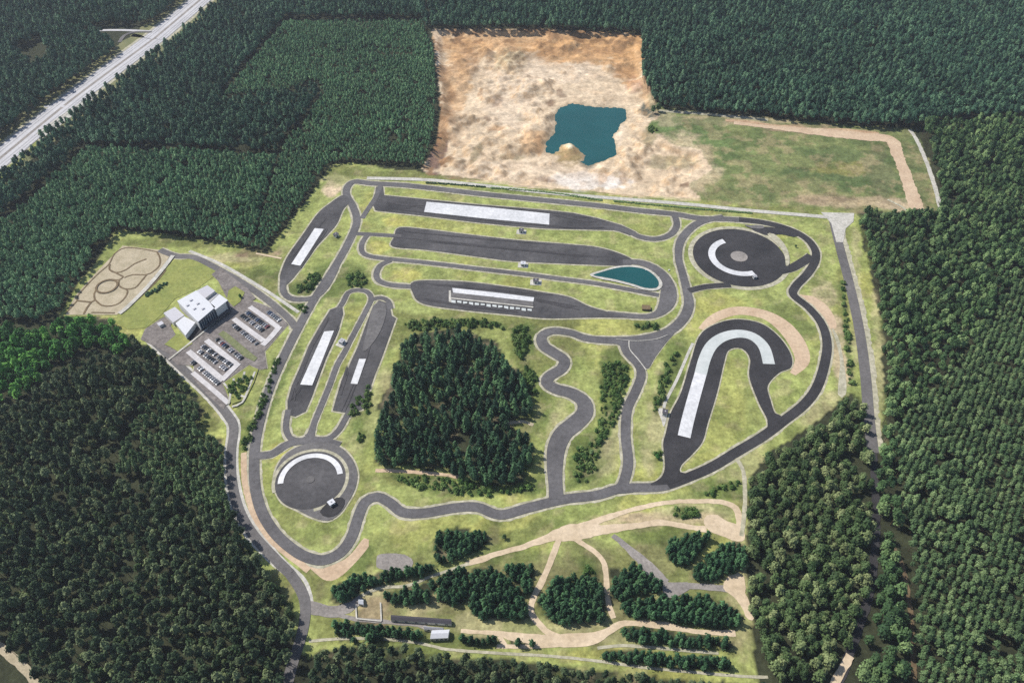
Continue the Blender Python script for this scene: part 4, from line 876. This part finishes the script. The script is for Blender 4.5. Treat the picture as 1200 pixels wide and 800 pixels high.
scatter('eastern_mixed_wood', 'pine', 'mixed', e1[~m_], 'mixed pine wood right of the straight service road in the east')
scatter('eastern_leafy_trees', 'broad', 'mixed', np.c_[e1[m_][:, :2], e1[m_][:, 2]*.78, e1[m_][:, 3]], 'rounder leafy trees scattered through the mixed wood in the east')
a = make(L3, 4.3, .16, .95, 13, (.72, .95), [])
scatter('eastern_plantation', 'pine', 'plantation', a, 'even pine plantation planted in rows at the lower right edge of the photo')
near = make(BOT, 4.6, .4, .1, 13, (.72, 1.1)); sw = make(SW, 4.9, .42, .4, 14, (.75, 1.15), [BR, SWL, CORNER])
mx = rng.random(len(sw)) < .28; swl = sw[mx]; sw = sw[~mx]; swl[:, 2] *= .72
scatter('south_western_leafy_trees', 'broad', 'swmix', swl, 'rounder olive leafy trees mixed through the pine wood in the lower left')
both, rest = split_near(np.concatenate([near, sw]), 300)
trees('pine_tree', 'pine', 'pine_dark', both, 'dark pine along the very bottom edge of the photo', 'nearest pines of the southern pine wood')
scatter('southern_pine_wood', 'pine', 'pine_dark', rest, 'dark brownish green pine wood in the lower left and along the bottom')
a = make(SWL, 3.9, .36, .4, 12, (.65, .85), [CORNER]); scatter('south_western_pine_stand', 'pine', 'plantation', a, 'smoother green pine stand left of the curving service road')
br = make(BR, 6.4, .4, .4, 12, (.75, 1.15))
trees('broadleaf_tree', 'broad', 'bright', split_near(br, 300)[0], 'bright green leafy tree at the left edge below the gravel garden', 'bright leafy trees at the left edge')
scatter('leafy_wood', 'broad', 'bright', split_near(br, 300)[1], 'bright green leafy trees continuing at the left edge')
se = make(SE, 5.2, .44, .7, 12, (.55, .95)); q1, q2 = split_near(se, 300)
trees('oak_tree', 'broad', 'olive', q1, 'olive leafy tree in the wedge shaped wood below the great curve', 'olive leafy trees of the wedge shaped wood')
scatter('wedge_wood', 'broad', 'olive', q2, 'olive green leafy wedge shaped wood below the great curve')
ml = make(MIDL, 6.2, .4, .7, 13, (.7, 1.1)); ml = split_near(ml, 300)[0]
trees('alder_tree', 'broad', 'mixed', ml, 'leafy tree in the narrow belt between the two dark lanes in the southeast', 'leafy trees between the two dark lanes')
ce = make(CENT, 5.9, .4, .3, 15, (.8, 1.15)); q1, q2 = split_near(ce, 300)
trees('spruce_tree', 'spruce', 'spruce', q1, 'dark spruce in the wood in the middle of the training site', 'spruces of the central wood')
scatter('central_wood', 'spruce', 'spruce', q2, 'dark wood in the middle of the training site')
# the tree shaded lane: a few trees leaning over the road in the south-east
yl = np.concatenate([make(l, 3.3, .34, .1*i, 4.5, (.85, 1.25)) for i, l in enumerate(LOTS)]); q1, q2 = split_near(yl, 300)
trees('young_pine_tree', 'young', 'young', q1, 'small dark young pine planted between the southern sand tracks', 'young pines between the southern sand tracks')
scatter('young_pine_lots', 'young', 'young', q2, 'small dark young pines of the lots farther back between the southern sand tracks')
sh = np.concatenate([make(l, 2.9, .48, .3*i, 2, (.5, 1.5)) for i, l in enumerate(SHR)]); sh = sh[rng.random(len(sh)) < .8]; q1, q2 = split_near(sh, 300)
def shrubs(pts):
    for i, (x, y, s, ro) in enumerate(pts):
        r = bpy.data.objects.new('shrub', crown_me('shrub', 'shrub', i % 4)); COL.objects.link(r); r.location = (x, y, 0); r.rotation_euler = (0, 0, ro); r.scale = (s, s, s)
        tag(r, 'low green shrub on the rough grass of the training site', 'shrub', 'shrubs on the rough grass')
shrubs(q1); scatter('scrub', 'shrub', 'shrub', q2, 'low green scrub on the rough grass farther back', 'scrub')
# single trees seen on their own
for i, (px, py, kind, fol, s, lab) in enumerate([(765, 133, 'broad', 'mixed', .9, 'dark tree at the right end of the sand pit, left of its twin'), (771, 131, 'broad', 'mixed', 1.0, 'dark tree at the right end of the sand pit, right of its twin'), (693, 532, 'broad', 'mixed', .45, 'small round tree in the scrub beside the wiggly track'), (770, 537, 'broad', 'bright', .45, 'small tree left of the foot of the great curve'), (932, 290, 'broad', 'mixed', .3, 'single small tree on the grass island of the northeastern circle'), (591, 631, 'broad', 'mixed', .42, 'small tree beside the sand track right of the upper young pine lot'), (282, 349, 'broad', 'bright', .4, 'small tree on the lawn beside the glass facade')]):
    g = G(px, py); trees(dict(broad='garden_tree')[kind], kind, fol, [(g.x, g.y, s, i)], lab, None)
for pts, lab in (([(173, 346), (182, 341), (193, 334)], 'dark clipped hedge beside the gravel traffic garden'), ([(500, 214.5), (540, 217), (568, 219.5)], 'low dark hedge left of the sand pit entrance above the upper straight'), ([(576, 220.5), (640, 225.5), (705, 235)], 'low dark hedge right of the sand pit entrance above the upper straight'), ([(720, 236), (800, 243.5), (880, 250)], 'low hedge above the loop road north of the northeastern circle')):
    L_ = smooth_line([tuple(G(*p)[:2]) for p in pts], False, 1.6); rr = random.Random(len(pts)*7); m_ = MB(); wd = 5 if 'traffic' in lab else 1.5; hh = 2.6 if 'traffic' in lab else 1.3
    for x, y in L_:
        for k in range(4): m_.box(x+rr.uniform(-wd/2, wd/2), y+rr.uniform(-wd/2, wd/2), 0, rr.uniform(1, 2), rr.uniform(1, 2), hh*rr.uniform(.6, 1), rr.uniform(0, 3), .6)
    tag(m_.build('hedge', FOL['spruce' if 'traffic' in lab else 'mixed']), lab, 'hedge')
for i, (px, py) in enumerate([(757, 317), (766, 321), (772, 326), (775, 333), (773, 338), (722, 314.5), (784, 317)]):
    g = G(px, py); m_ = MB(); m_.cyl(g.x, g.y, .5, 1.0, .6, .7, 6)
    tag(m_.build('boulder', M['stone']), 'white boulder on the rim of the small pond beside the middle straight', 'boulder', 'white boulders round the small pond')
# ------------------------------------------------------------------ air, light, camera
hz, nt, b = newmat('haze'); nt.nodes.remove(b); pv = nt.nodes.new('ShaderNodeVolumePrincipled')
pv.inputs['Color'].default_value = (.80, .88, 1, 1); pv.inputs['Density'].default_value = .00006; pv.inputs['Anisotropy'].default_value = .2
nt.links.new(pv.outputs[0], nt.nodes['Material Output'].inputs['Volume'])
ho = MB().box(0, 500, -14, 15200, 15200, H+30+14).build('haze', hz); tag(ho, kind='stuff')
wd = bpy.data.worlds.new('World'); SC.world = wd; wd.use_nodes = True; wn = wd.node_tree
sky = wn.nodes.new('ShaderNodeTexSky'); sky.sky_type = 'NISHITA'; sky.sun_disc = False
EL = R(50); sd = Vector((-.9, .43)).normalized()
sky.sun_elevation = EL; sky.sun_rotation = math.atan2(sd.x, sd.y)
bg = wn.nodes['Background']; wn.links.new(sky.outputs[0], bg.inputs[0]); bg.inputs[1].default_value = .10
sl = bpy.data.lights.new('sun', 'SUN'); sl.energy = 4.2; sl.angle = R(.5); sl.color = (1, .95, .87)
so = bpy.data.objects.new('sun', sl); COL.objects.link(so)
dv = Vector((sd.x*math.cos(EL), sd.y*math.cos(EL), math.sin(EL))); so.rotation_euler = dv.to_track_quat('Z', 'Y').to_euler(); so.location = (0, 0, 400)
cam = bpy.data.cameras.new('camera'); co = bpy.data.objects.new('camera', cam); COL.objects.link(co)
cam.sensor_width = 36; cam.lens = 36*F/1200; cam.clip_end = 30000; cam.clip_start = 1
co.location = (0, 0, H); co.rotation_euler = (R(90)-T, 0, 0); SC.camera = co
SC.view_settings.view_transform = 'Standard'; SC.view_settings.look = 'None'; SC.view_settings.gamma = 1; SC.view_settings.exposure = .42
cy_ = SC.cycles; cy_.max_bounces = 4; cy_.diffuse_bounces = 2; cy_.glossy_bounces = 2; cy_.volume_bounces = 0; cy_.transmission_bounces = 1; cy_.use_denoising = False
